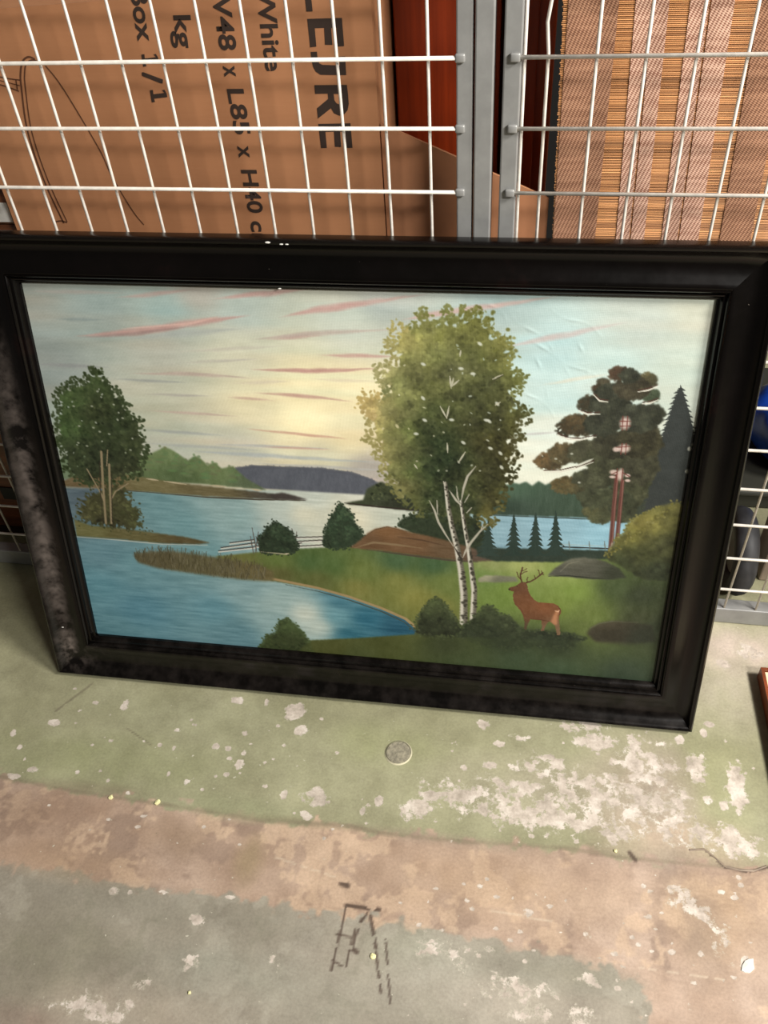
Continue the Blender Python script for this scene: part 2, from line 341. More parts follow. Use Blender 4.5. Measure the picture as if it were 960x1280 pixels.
mesh_panel('left steel mesh partition panel in front of the big cardboard box', -.0350, -.0170, [X0L - SP * i for i in range(0, 25)], -.0305, -.031, -1.30)
mesh_panel('right steel mesh partition panel in front of the woven reed blind', .0150, .0345, [.0372] + [X0R + SP * j for j in range(-1, 15)], .0275, .028, .87, 1)
po = empty('steel_post', (-.005, .012, 0)); tag(po, 'narrow grey steel post between the two mesh panels', 'post')
o = box('upright', (-.0150, .0, 0), (.0055, .028, 1.42), M_steel, po, .0018); o.location = (.005, -.012, 0)
o = box('foot_plate', (-.0160, .0285, 0), (.0065, .055, .004), M_steel, po, .0006); o.location = (.005, -.012, 0)

# ------------------------------------------------------------------ things stored behind the mesh
N = NT('brown cardboard'); v = N.obj((1, 1, .25)); f = N.noise(v, 9, 4); g = N.noise(N.obj((14, 14, 200)), 1.5, 3)
N.base(N.mix(.08, N.ramp(f, [(.3, lin4((168, 114, 76))), (.7, lin4((184, 128, 88)))]), N.ramp(g, [(.3, lin4((150, 110, 78))), (.7, lin4((186, 146, 108)))])))
N.rough(.75); N.bump(g, .15, .0006); M_card = N.m
M_ink = simple('dark print', (48, 34, 26), .7, var=.05); M_line = simple('brown print', (88, 52, 30), .7, var=.05)
BY = .06
bx = empty('cardboard_box', (-.40, BY + .20, 0)); tag(bx, 'large upright brown cardboard box printed with dark lettering behind the left mesh', 'box')
def bpart(name, lo, hi, mat=M_card, bev=.002):
    o = box(name, lo, hi, mat, bx, bev); o.location = (.40, -(BY + .20), 0); return o
prism('front_panel', [(-.66, .001), (-.134, .001), (-.134, .966), (-.40, .9475), (-.66, .936)], BY, BY + .004, M_card, bx).location = (.40, -(BY + .20), 0)
bpart('side_panel', (-.660, BY + .0045, .001), (-.656, BY + .40, .936)); bpart('side_panel', (-.138, BY + .0045, .001), (-.134, BY + .40, .94))
bpart('back_panel', (-.655, BY + .396, .001), (-.139, BY + .40, .93)); bpart('bottom_panel', (-.655, BY + .005, .001), (-.139, BY + .395, .005))
bpart('top_flap', (-.655, BY + .005, .928), (-.139, BY + .2, .932)); bpart('top_flap', (-.655, BY + .2015, .928), (-.139, BY + .395, .932))
def text(s, start, end, capw, name='lettering', bold=.0):
    # start/end: surveyed points where the first/last glyph begin/end on the front panel; text reads downward, tops to +X
    A, B = onY(start, BY), onY(end, BY); L = A[2] - B[2]
    cu = bpy.data.curves.new('t', 'FONT'); cu.body = s; cu.size = 1; cu.extrude = .0; cu.offset = bold; cu.resolution_u = 4
    tmp = bpy.data.objects.new('t', cu); COL.objects.link(tmp); dg = bpy.context.evaluated_depsgraph_get()
    me = bpy.data.meshes.new_from_object(tmp.evaluated_get(dg)); bpy.data.objects.remove(tmp)
    co = np.array([v.co[:] for v in me.vertices]); x0, x1 = co[:, 0].min(), co[:, 0].max(); sx = L / (x1 - x0); sy = capw / .72
    for v in me.vertices:
        u = (v.co.x - x0) * sx; w = v.co.y * sy
        s_ = u / L; xb = A[0] + (B[0] - A[0]) * s_
        v.co = Vector((xb + w + .40, BY - .0004 - (BY + .20), A[2] - u))
    o = link(name, me, M_ink, bx); return o
for q in [('White', (319.5, -17), (333, 89)), ('W48', (262, -27), (275.5, 63)), ('x', (279, 82), (281.5, 96)), ('L85', (284, 111), (294, 168)), ('x', (297, 182), (299.5, 197)),
          ('H40', (301.5, 212), (311, 266)), ('cm', (313, 276), (319, 314)), ('kg', (217, 19), (222, 60)), ('Box', (162, -14), (173, 52))]:
    text(*q, .0208, bold=.022)
def glyph(loops, ox=0, oy=0, s_=1):
    bm = bmesh.new()
    for lp in loops:
        vs = []
        for x, y in lp:
            w = onY((x / s_ + ox, y / s_ + oy), BY); vs.append(bm.verts.new((w[0] + .40, BY - .0004 - (BY + .20), w[2])))
        for k in range(len(vs)): bm.edges.new((vs[k], vs[(k + 1) % len(vs)]))
    bmesh.ops.triangle_fill(bm, edges=bm.edges[:], use_beauty=True, normal=(0, -1, 0))
    return link('lettering', mesh_of(bm, 'lettering'), M_ink, bx)
for lp in ([[(120, -165), (392, -172), (398, -92), (180, -88), (198, 90), (148, 92)]],
           [[(155, 150), (432, 142), (450, 368), (398, 372), (388, 222), (346, 222), (356, 358), (297, 358), (290, 222), (215, 225), (228, 372), (178, 378)]],
           [[(182, 415), (190, 480), (200, 530), (222, 572), (262, 598), (467, 600), (458, 450), (410, 452), (416, 522), (275, 518), (250, 505), (238, 470), (232, 412)]],
           [[(212, 680), (472, 678), (482, 760), (487, 830), (478, 880), (452, 912), (412, 925), (368, 905), (345, 865), (240, 948), (232, 865), (322, 790), (318, 748), (218, 750)], [(366, 750), (372, 800), (388, 825), (408, 833), (426, 822), (433, 790), (430, 750)]],
           [[(243, 990), (500, 985), (517, 1182), (468, 1182), (458, 1052), (418, 1052), (426, 1175), (376, 1173), (368, 1052), (300, 1054), (312, 1182), (265, 1184)]]):
    glyph(lp, 360, 0, 6.4)
for dx, dy in ((0, 0), (-47, -197)):
    glyph([[(165, 498), (182, 495), (185, 519), (246, 512), (232, 497), (246, 494), (258, 515), (262, 535), (189, 544), (194, 562), (176, 565)]], 150 + dx / 4.414, dy / 4.414, 4.414)
glyph([[(120, 400), (128, 397), (238, 438), (236, 460), (226, 460), (122, 418)]], 150, 0, 4.414)
def ink_line(pts, w, n=10):
    P = np.array([onY(p, BY) for p in pts]); t = np.linspace(0, len(P) - 1, (len(P) - 1) * n + 1); Q = []
    for u in t:                                        # Catmull-Rom
        i = min(int(u), len(P) - 2); s = u - i; p0, p1, p2, p3 = P[max(i - 1, 0)], P[i], P[i + 1], P[min(i + 2, len(P) - 1)]
        Q.append(.5 * (2 * p1 + (p2 - p0) * s + (2 * p0 - 5 * p1 + 4 * p2 - p3) * s * s + (3 * p1 - p0 - 3 * p2 + p3) * s ** 3))
    bm = bmesh.new(); pr = None
    for i, p in enumerate(Q):
        d = Q[min(i + 1, len(Q) - 1)] - Q[max(i - 1, 0)]; nn = np.array([-d[2], 0, d[0]]); nn = nn / (np.linalg.norm(nn) + 1e-9) * w / 2
        q = [bm.verts.new((x[0] + .40, BY - .0004 - (BY + .20), x[2])) for x in (p - nn, p + nn)]
        if pr: bm.faces.new((pr[0], pr[1], q[1], q[0]))
        pr = q
    return link('printed_line', mesh_of(bm, 'printed_line'), M_line, bx)
for pts, w in [([(44, 74), (36, 71), (29, 76), (26, 90), (27, 110), (35, 165), (55, 225), (80, 279)], .0022), ([(49, 77), (40, 75), (33, 80), (31, 92), (32, 110), (40, 165), (60, 225), (84, 277)], .0016),
               ([(57, 82), (80, 112), (124, 186), (140, 220), (165, 262), (180, 281)], .0016), ([(-10, 94), (10, 98), (25, 100)], .0015), ([(-10, 103), (8, 108), (24, 114)], .0015), ([(-10, 98), (10, 103), (25, 107)], .001), ([(67, 278), (76, 276), (84, 278)], .002), ([(20, 100), (22, 112)], .0016)]:
    ink_line(pts, w)
# pale parcel on top of the box
M_pale = simple('pale grey board', (170, 168, 162), .7, scale=8)
pp = empty('pale_carton', (-.45, .30, .933)); tag(pp, 'pale grey carton lying on top of the cardboard box, cut off by the frame top', 'carton')
o = box('body', (-.17, -.16, .003), (.14, .14, .11), M_pale, pp, .004); o = box('lid', (-.172, -.163, .1105), (.142, .143, .13), M_pale, pp, .003)

# brown chest at far left
M_chest = simple('orange brown varnished wood', (112, 66, 40), .35, var=.25, scale=10, stretch=(1, 1, 8))
ch = empty('wooden_chest', (-1.0, .28, 0)); tag(ch, 'low varnished brown wooden chest left of the cardboard box, mostly hidden by the black frame', 'chest')
box('body', (-.24, -.20, .02), (.33, .2, .66), M_chest, ch, .004); box('lid', (-.25, -.205, .661), (.335, .205, .71), M_chest, ch, .006)
box('plinth', (-.24, -.2, .0), (.33, .2, .019), simple('dark wood', (52, 36, 22), .6), ch)
box('lock_plate', (.09, -.2025, .10), (.15, -.2001, .13), simple('black iron', (14, 13, 12), .5), ch); box('painted_highlight', (.305, -.2072, .667), (.330, -.2052, .695), M_white, ch)  # small white patch on the lid edge stands in for a highlight

# tilted carton behind, sloping upper edge
M_card2 = simple('plain tan cardboard', (172, 118, 82), .8, var=.06, scale=12)
sc = empty('tilted_carton', (0, .072, 0)); tag(sc, 'plain tan cardboard carton with a sloping top edge behind the steel post', 'carton')
prism('front_panel', [(-.1325, .001), (.0735, .001), (.0735, .7155), (-.1325, .8065)], -.008, -.004, M_card2, sc)
prism('body', [(-.1315, .001), (.0725, .001), (.0725, .66), (-.1315, .75)], -.0035, .06, M_card2, sc)
prism('tape_strip', [(-.132, .60), (.073, .508), (.073, .532), (-.132, .624)], -.0084, -.0081, simple('packing tape', (140, 98, 62), .3), sc)

# red brown cabinet
N = NT('red brown wood'); f = N.noise(N.obj((30, 30, 1.2)), 4, 5); N.base(N.ramp(f, [(.3, lin4((126, 42, 12))), (.7, lin4((164, 60, 20)))])); N.rough(.4); M_red = N.m
M_reddark = simple('dark mahogany edge', (84, 34, 20), .45, scale=10, stretch=(6, 6, 1))
cb = empty('wooden_cabinet', (-.03, .45, 0)); tag(cb, 'tall red brown wooden cabinet seen behind the post and cartons', 'cabinet')
box('carcass', (-.10, -.255, 0.0), (.090, .25, 1.5), M_reddark, cb, .003)
box('door', (-.10, -.272, .04), (.032, -.256, 1.48), M_red, cb, .002)
box('door', (.036, -.272, .04), (.0985, -.256, 1.48), M_red, cb, .003)
box('door_stile', (.060, -.276, .04), (.078, -.2725, 1.48), M_red, cb, .0015)

# woven reed blind
bl = empty('reed_blind', (.35, .055, 0)); tag(bl, 'woven reed roller blind in golden brown with pinkish thread bands, hanging behind the right mesh', 'blind')
NR = 440; zz = np.linspace(.50, 1.34, NR); vs = []; fs = []; cs = []
for i, z in enumerate(zz):
    x0 = -.277 + .008 * (.94 - z) / .26 + random.uniform(-.0008, .0008); x1 = .02; h = .00072; w = .0006; y = random.uniform(-.0002, .0002)
    b = len(vs); vs += [(x0, y - w, z), (x1, y - w, z), (x1, y, z + h), (x0, y, z + h), (x0, y, z - h), (x1, y, z - h)]
    fs += [(b, b + 1, b + 2, b + 3), (b, b + 4, b + 5, b + 1)]
    t = random.random(); dark = .45 if random.random() < .10 else 1; cs += [np.array([172 + 60 * t, 120 + 52 * t, 74 + 40 * t]) * (.75 + .25 * dark)] * 6
me = bpy.data.meshes.new('reeds'); me.from_pydata(vs, [], fs); set_attr(me, 'tint', srgb(np.array(cs)))
N = NT('reed'); a = N.n('ShaderNodeAttribute', attribute_name='tint'); f = N.noise(N.obj((6, 6, 700)), 1, 3)
N.base(N.mix(1., a.outputs['Color'], N.ramp(f, [(.3, (.75, .72, .7, 1)), (.7, (1.2, 1.15, 1.1, 1))]), 'MULTIPLY')); N.rough(.5)
o = link('reeds', me, N.m, bl); o['kind'] = 'stuff'
box('backing_cloth', (-.268, .0015, .50), (.019, .003, 1.34), simple('backing', (82, 54, 36), .9), bl)
def weave(name, a, b):
    N = NT(name); tc = N.n('ShaderNodeTexCoord'); sp = N.n('ShaderNodeSeparateXYZ'); N.l(tc.outputs['Object'], sp.inputs[0])
    u = N.math('SINE', N.math('ADD', N.math('MULTIPLY', sp.outputs['X'], 2 * math.pi / .0042), N.math('MULTIPLY', sp.outputs['Z'], 2 * math.pi / .0058)))
    w = N.math('SINE', N.math('MULTIPLY', sp.outputs['Z'], 2 * math.pi / .00382)); k = N.math('MULTIPLY', u, w)
    n = N.noise(N.obj((8, 8, 60)), 2, 3); k = N.math('ADD', N.math('MULTIPLY', k, .5), n)
    N.base(N.ramp(k, [(.28, lin4(a)), (.72, lin4(b))])); N.rough(.85); N.bump(k, .4, .0006); return N.m
W1 = weave('pinkish thread weave', (142, 96, 76), (232, 192, 168)); W2 = weave('dull brown thread weave', (120, 80, 58), (190, 144, 114))
for x0, x1, mt, lb in [(.080, .132, W2, 'dull brown thread band'), (.152, .168, W1, None), (.170, .186, W1, None), (.207, .226, W1, None), (.228, .251, W1, None), (.276, .312, W2, 'dull brown thread band'), (.335, .350, W1, None)]:
    sh = .35; tl = .012 if x0 < .1 else .045; db, dt = tl * .34, -tl * .5; o = prism('thread_band', [(x0 - sh + db, .50), (min(x1 - sh + db, .019), .50), (x1 - sh + dt, 1.34), (x0 - sh + dt, 1.34)], -.0012, -.0007, mt, bl)
    if lb: o['label'] = lb
box('lower_batten', (-.262, -.004, .476), (.02, .004, .50), simple('blind batten', (120, 80, 50), .5), bl)

# objects glimpsed at lower right behind the mesh
cr = empty('storage_crate', (.64, .43, 0)); tag(cr, 'low dark grey green crate under the blue bag behind the lower right mesh', 'crate')
M_cr = simple('grey green plastic', (52, 52, 45), .5, scale=8)
box('body', (-.20, -.14, .001), (.30, .25, .038), M_cr, cr, .006); box('rim', (-.21, -.15, .0385), (.31, .26, .05), M_cr, cr, .005)
# blue bag: squashed knotted sack
bm = bmesh.new(); bmesh.ops.create_uvsphere(bm, u_segments=32, v_segments=20, radius=1)
for vtx in bm.verts:
    c = vtx.co; a = math.atan2(c.y, c.x); f = 1 + .06 * math.sin(5 * a + 3 * c.z) + .04 * math.sin(11 * a) * (1 - abs(c.z))
    z = c.z; k = 1 if z < .3 else 1 - .75 * ((z - .3) / .7) ** 1.2
    vtx.co = Vector((c.x * .115 * f * k, c.y * .11 * f * k, (max(z, -.8) + .8) * .10))
bag = link('plastic_bag', mesh_of(bm, 'plastic_bag', True), simple('blue plastic film', (26, 74, 180), .3, var=.3, scale=12, bump=.8)); bag.location = (.600, .40, .0505)
tag(bag, 'bright blue plastic bag bundled on the crate behind the right mesh', 'bag')
bm = bmesh.new(); bmesh.ops.create_uvsphere(bm, u_segments=12, v_segments=8, radius=.018); link('knot', mesh_of(bm, 'knot', True), bag.data.materials[0], bag).location = (0, 0, .185)
cart = empty('beige_carton', (.552, .135, 0)); tag(cart, 'small beige carton on the floor beside the dark wheel behind the right mesh', 'carton')
M_be = simple('beige board', (150, 134, 116), .8, scale=8); box('body', (-.065, -.03, .001), (.16, .03, .13), M_be, cart, .003); box('lid', (-.067, -.032, .1305), (.162, .032, .15), M_be, cart, .003)
wh = empty('rubber_wheel', (.436, .100, .078)); tag(wh, 'dark grey rubber wheel standing upright inside the lower right mesh', 'wheel')
bm = bmesh.new(); n1, n2 = 32, 10; R_, r_ = .060, .018; rg = []
for i in range(n1):
    t = 2 * math.pi * i / n1; rg.append([bm.verts.new((1.1 * r_ * math.sin(2 * math.pi * j / n2), (R_ + r_ * math.cos(2 * math.pi * j / n2)) * math.cos(t), (R_ + r_ * math.cos(2 * math.pi * j / n2)) * math.sin(t))) for j in range(n2)])
for i in range(n1):
    for j in range(n2): bm.faces.new((rg[i][j], rg[(i + 1) % n1][j], rg[(i + 1) % n1][(j + 1) % n2], rg[i][(j + 1) % n2]))
link('tyre', mesh_of(bm, 'tyre', True), simple('worn rubber', (46, 46, 48), .6, var=.25, scale=30), wh)
bm = bmesh.new(); bmesh.ops.create_cone(bm, cap_ends=True, segments=24, radius1=.038, radius2=.038, depth=.02, matrix=Matrix.Rotation(math.pi / 2, 4, 'Y')); link('hub', mesh_of(bm, 'hub'), simple('grey hub', (120, 120, 118), .5), wh)

# ------------------------------------------------------------------ the second framed picture at the right edge
M_rf = simple('reddish varnished wood', (120, 62, 36), .35, var=.25, scale=14, stretch=(1, 1, 1)); M_cream = simple('cream mat board', (232, 216, 178), .7, var=.03)
fp = empty('small_framed_picture', (float(onZ((951, 834), .026)[0]), float(onZ((951, 834), .026)[1]), 0), (0, 0, math.radians(1.5))); tag(fp, 'cream picture in a thin reddish wooden frame lying at the right edge', 'framed picture')
FH = .026; FW = .34; FL = .42
def rail4(parent, lo, hi, w, z0, z1, mat, name='frame_rail'):
    (x0, y0), (x1, y1) = lo, hi
    for q in ([(x0, y0), (x0, y1), (x0 + w, y1 - w), (x0 + w, y0 + w)], [(x1, y0), (x1, y1), (x1 - w, y1 - w), (x1 - w, y0 + w)],
              [(x0, y1), (x1, y1), (x1 - w, y1 - w), (x0 + w, y1 - w)], [(x0, y0), (x1, y0), (x1 - w, y0 + w), (x0 + w, y0 + w)]):
        bm = bmesh.new(); A = [bm.verts.new((x, y, z0)) for x, y in q]; B = [bm.verts.new((x, y, z1)) for x, y in q]; bm.faces.new(A); bm.faces.new(B)
        for k in range(4): bm.faces.new((A[k], A[(k + 1) % 4], B[(k + 1) % 4], B[k]))
        link(name, mesh_of(bm, name), mat, parent)
rail4(fp, (0, -FL), (FW, 0), .005, .0, FH, M_rf); box('mat_board', (.0062, -FL + .0062, .002), (FW - .0062, -.0062, FH - .004), M_cream, fp)

# ------------------------------------------------------------------ the big framed painting
PX, PY, PA, LE = -.6896, -.2366, .0093, .2754
W_, H_, MX, MB, MT, DD, WO = .896, .5836, .0741, .0752, .0665, .0231, 1.0355
TH = .028; HO = MB + H_ + MT; MR = WO - MX - W_
ux = np.array([math.cos(PA), math.sin(PA), 0]); n0 = np.array([-math.sin(PA), math.cos(PA), 0])
up = math.cos(LE) * np.array([0, 0, 1.]) + math.sin(LE) * n0; nn = np.cross(ux, up)
root = empty('framed_painting'); M4 = np.eye(4); M4[:3, 0] = ux; M4[:3, 1] = up; M4[:3, 2] = nn; M4[:3, 3] = (PX, PY, TH * math.sin(LE) + .0005)
root.matrix_world = Matrix(M4.tolist())      # local x = along the bottom, y = up the picture, z = out of its face
tag(root, 'large painting of lake, birch and stag in wide black frame leaning on the mesh', 'framed painting')
def frame_mat():
    N = NT('black lacquered wood'); v = N.obj(); n1 = N.noise(v, 5, 5, .65); n2 = N.noise(v, 40, 4, .6); n3 = N.noise(v, 320, 2, .5)
    base = N.ramp(n1, [(.35, lin4((5, 4, 3))), (.6, lin4((9, 6, 5))), (.75, lin4((24, 10, 8)))])
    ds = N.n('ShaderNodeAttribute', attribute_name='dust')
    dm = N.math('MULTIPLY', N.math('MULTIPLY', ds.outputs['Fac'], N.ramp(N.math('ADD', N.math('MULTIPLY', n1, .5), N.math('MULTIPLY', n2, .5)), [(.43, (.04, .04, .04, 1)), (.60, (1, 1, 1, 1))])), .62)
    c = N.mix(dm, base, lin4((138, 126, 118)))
    sp = N.math('MULTIPLY', N.math('SUBTRACT', n3, .80), 30, clamp=True); c = N.mix(sp, c, lin4((150, 140, 128)))
    N.base(c); N.rough(N.math('ADD', N.math('MULTIPLY', dm, .4), N.math('ADD', .17, N.math('MULTIPLY', n2, .14)))); N.b.inputs['Specular IOR Level'].default_value = .28
    N.bump(n1, .25, .001); return N.m
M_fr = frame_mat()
PROF = [(0, -TH), (0, -.006), (.0015, -.002), (.004, 0), (.0075, -.0008), (.0095, -.004), (.013, -.0085), (.019, -.0125), (.026, -.0145), (.034, -.0145), (.043, -.0125), (.051, -.0098), (.0565, -.0085), (.059, -.0095)]
BEAD = [(.0592, -.0130), (.0596, -.0090), (.0612, -.0075), (.0630, -.0090), (.0640, -.0130), (.0652, -.0135), (.0664, -.0115), (.0680, -.0120), (.0690, -.0155), (.0715, -.0175), (.0735, -.0185), (.0741, -.0235), (.0741, -.030)]
def frame_piece(side, prof, name, close):
    k = {'l': MX, 'r': MR, 'b': MB, 't': MT}; mx = .0741
    def pt(d, w, end):
        dl, dr, db, dt = (d * k[s] / mx for s in 'lrbt')
        if side == 'l': return (dl, db if end == 0 else HO - dt, w)
        if side == 'r': return (WO - dr, db if end == 0 else HO - dt, w)
        if side == 'b': return (dl if end == 0 else WO - dr, db, w)
        return (dl if end == 0 else WO - dr, HO - dt, w)
    NS = 40; bm = bmesh.new(); P = list(prof)
    if close: P = P + [(P[-1][0], -TH)]
    rings = []
    for i in range(NS + 1):
        s = i / NS; rings.append([bm.verts.new(Vector(pt(d, w, 0)).lerp(Vector(pt(d, w, 1)), s)) for d, w in P])
    n = len(P)
    for A, B in zip(rings, rings[1:]):
        for j in range(n): bm.faces.new((A[j], A[(j + 1) % n], B[(j + 1) % n], B[j]))
    bm.faces.new(rings[0]); bm.faces.new(rings[-1])
    me = mesh_of(bm, name, True)
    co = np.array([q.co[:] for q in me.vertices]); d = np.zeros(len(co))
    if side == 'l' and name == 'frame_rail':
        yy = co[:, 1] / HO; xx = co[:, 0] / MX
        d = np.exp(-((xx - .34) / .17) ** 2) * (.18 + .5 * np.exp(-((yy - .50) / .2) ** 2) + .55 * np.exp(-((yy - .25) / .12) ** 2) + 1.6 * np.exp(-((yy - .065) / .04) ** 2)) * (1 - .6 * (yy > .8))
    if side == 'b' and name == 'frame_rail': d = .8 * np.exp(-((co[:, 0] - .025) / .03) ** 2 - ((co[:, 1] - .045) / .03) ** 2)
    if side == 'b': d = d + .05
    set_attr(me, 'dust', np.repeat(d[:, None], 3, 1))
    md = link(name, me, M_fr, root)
    es = md.modifiers.new('es', 'EDGE_SPLIT'); es.split_angle = math.radians(50)
    return md
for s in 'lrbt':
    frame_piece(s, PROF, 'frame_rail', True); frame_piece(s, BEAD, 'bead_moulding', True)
box('backing_board', (MX - .006, MB - .006, -TH + .001), (MX + W_ + .006, MB + H_ + .006, -TH + .004), simple('backing board', (120, 96, 70), .9), root).location = (0, 0, 0)
# worn spots through the lacquer on the top rail
for (x, y, s) in [(.428, HO - .0045, .0028), (.445, HO - .0065, .0020), (.452, HO - .0065, .0018), (.435, HO - MT + .0020, .0018), (.02, .09, .002)]:
    bm = bmesh.new(); bmesh.ops.create_icosphere(bm, subdivisions=1, radius=1)
    for q in bm.verts: q.co = Vector((q.co.x * s * 1.4, q.co.y * s * .5, q.co.z * .0006))
    o = link('worn_spot', mesh_of(bm, 'worn_spot'), M_white, root)
    z = float(np.interp((HO - y) if y > .3 else x, [p[0] for p in PROF + BEAD[1:]], [p[1] for p in PROF + BEAD[1:]])); o.location = (x, y, z)

PGAIN = 1.0
# ---- the painted picture: flat colour laid stroke by stroke on a canvas grid, 1 mm cells
PW, PHH = 900, 588
SRC = np.array([(25.8, 347.5), (898.8, 370.6), (816.1, 846.4), (123.3, 790.)]); DST = np.array([(0, 0), (PW, 0), (PW, PHH), (0, PHH)], float)
A_ = []; b_ = []
for (x, y), (u, w) in zip(SRC, DST):
    A_ += [[x, y, 1, 0, 0, 0, -u * x, -u * y], [0, 0, 0, x, y, 1, -w * x, -w * y]]; b_ += [u, w]
HM = np.append(np.linalg.solve(np.array(A_), np.array(b_)), 1).reshape(3, 3)
def T(p):
    p = np.atleast_2d(np.asarray(p, float)); q = np.c_[p, np.ones(len(p))] @ HM.T; return q[:, :2] / q[:, 2:]
def Tz(pts, ox, oy, s): return [(x / s + ox, y / s + oy) for x, y in pts]
BUF = np.zeros((PHH, PW, 3)); GXp = np.arange(PW) + .5; GYp = np.arange(PHH) + .5
def idw(an, gx, gy, power=3.0):
    P = T([a[0] for a in an]); C = np.array([a[1] for a in an], float); X, Y = np.meshgrid(gx, gy); num = 0; den = 0
    for p, c in zip(P, C):
        w = 1 / (((X - p[0]) ** 2 + ((Y - p[1]) * 1.3) ** 2) + 120) ** (power / 2); num = num + w[..., None] * c; den = den + w
    return num / den[..., None]
def fill(pts, an, soft=1, jit=0, cell=(6, 6), alpha=1., seed=1):
    P = T(pts); x0, x1 = int(max(P[:, 0].min() - 6, 0)), int(min(P[:, 0].max() + 7, PW)); y0, y1 = int(max(P[:, 1].min() - 6, 0)), int(min(P[:, 1].max() + 7, PHH))
    if x1 <= x0 or y1 <= y0: return
    gx, gy = GXp[x0:x1], GYp[y0:y1]; M = poly_mask(P, gx, gy).astype(float)
    if soft: M = blur(np.pad(M, 8, mode='edge'), soft)[8:-8, 8:-8]
    C = np.array(an, float) if not isinstance(an[0], tuple) else idw(an, gx, gy)
    if jit:
        h, w = len(gy), len(gx); n = vnoise(h, w, max(2, h // cell[1]), max(2, w // cell[0]), seed) - .5; n2 = vnoise(h, w, max(2, h // max(1, cell[1] // 3)), max(2, w // max(1, cell[0] // 3)), seed + 9) - .5
        C = C + ((n + .6 * n2) * jit)[..., None]
    a = (M * alpha)[..., None]; BUF[y0:y1, x0:x1] = BUF[y0:y1, x0:x1] * (1 - a) + a * C
def dabB(x, y, rx, ry, ang, c, a=1., soft=.35):
    R = int(max(rx, ry) + 2); x0, x1, y0, y1 = max(int(x) - R, 0), min(int(x) + R + 1, PW), max(int(y) - R, 0), min(int(y) + R + 1, PHH)
    if x1 <= x0 or y1 <= y0: return
    X = GXp[x0:x1][None] - x; Y = GYp[y0:y1][:, None] - y; ca, sa = math.cos(ang), math.sin(ang)
    d = np.sqrt(((X * ca + Y * sa) / rx) ** 2 + ((-X * sa + Y * ca) / ry) ** 2); m = (np.clip((1 + soft - d) / (2 * soft), 0, 1) * a)[..., None]
    BUF[y0:y1, x0:x1] = BUF[y0:y1, x0:x1] * (1 - m) + m * np.asarray(c, float)
def stroke(pts, w, c, a=1., soft=.5, taper=True, wend=None):
    P = T(pts); n = max(2, int(sum(np.hypot(*(P[i + 1] - P[i])) for i in range(len(P) - 1)) / max(.7, w * .35)))
    t = np.linspace(0, len(P) - 1, n); i = np.minimum(t.astype(int), len(P) - 2); f = (t - i)[:, None]; Q = P[i] * (1 - f) + P[i + 1] * f
    for k, q in enumerate(Q):
        s = k / (n - 1); ww = w * (max(.25, math.sin(math.pi * s) ** .6) if taper else 1)
        if wend: ww = w + (wend - w) * s
        dabB(q[0], q[1], max(ww / 2, .6), max(ww / 2, .6), 0, c, a, soft)
def cloud(pts, w, c, a=.7):
    P = T(pts); L = sum(np.hypot(*(P[i + 1] - P[i])) for i in range(len(P) - 1)); n = int(L / 2.2); r = random.Random(int(L * 7))
    c = np.array(c, float) * .7 + .3 * c[1]
    for k in range(n):
        s = k / max(n - 1, 1); u = s * (len(P) - 1); i = min(int(u), len(P) - 2); q = P[i] * (1 - u + i) + P[i + 1] * (u - i)
        ang = math.atan2(*(P[i + 1] - P[i])[::-1]); e = math.sin(math.pi * s) ** .7
        dabB(q[0] + r.uniform(-3, 3), q[1] + r.uniform(-.35, .35) * w * e, 9 + r.random() * 6, max(.8, w * .32 * e), ang, np.array(c) + r.uniform(-14, 10), a * (.25 + .5 * e) * .38, .9)
def snap():
    global BG; BG = BUF.copy()
def restore(x, y, rx, ry, ang=0, a=1.):                # let the layer behind show through again
    R = int(max(rx, ry) + 2); x0, x1, y0, y1 = max(int(x) - R, 0), min(int(x) + R + 1, PW), max(int(y) - R, 0), min(int(y) + R + 1, PHH)
    if x1 <= x0 or y1 <= y0: return
    X = GXp[x0:x1][None] - x; Y = GYp[y0:y1][:, None] - y; ca, sa = math.cos(ang), math.sin(ang)
    d = np.sqrt(((X * ca + Y * sa) / rx) ** 2 + ((-X * sa + Y * ca) / ry) ** 2); m = (np.clip((1.3 - d) / .6, 0, 1) * a)[..., None]
    BUF[y0:y1, x0:x1] = BUF[y0:y1, x0:x1] * (1 - m) + m * BG[y0:y1, x0:x1]
def nibble(poly, n, r, seed, depth=5):
    P = T(poly); rr = random.Random(seed); Q = np.roll(P, -1, 0); L = np.hypot(*(Q - P).T); cum = np.cumsum(L)
    for k in range(n):
        s = rr.random() * cum[-1]; i = min(int(np.searchsorted(cum, s)), len(P) - 1); f = (s - (cum[i] - L[i])) / max(L[i], 1e-6); q = P[i] * (1 - f) + Q[i] * f
        t = (Q[i] - P[i]) / max(L[i], 1e-6); nrm = np.array([-t[1], t[0]]); d = rr.uniform(-1, 1) * depth; a = math.atan2(nrm[1], nrm[0]) + rr.uniform(-.5, .5)
        restore(q[0] + nrm[0] * d, q[1] + nrm[1] * d, rr.uniform(.8, 1.6) * r, rr.uniform(.4, .7) * r, a)
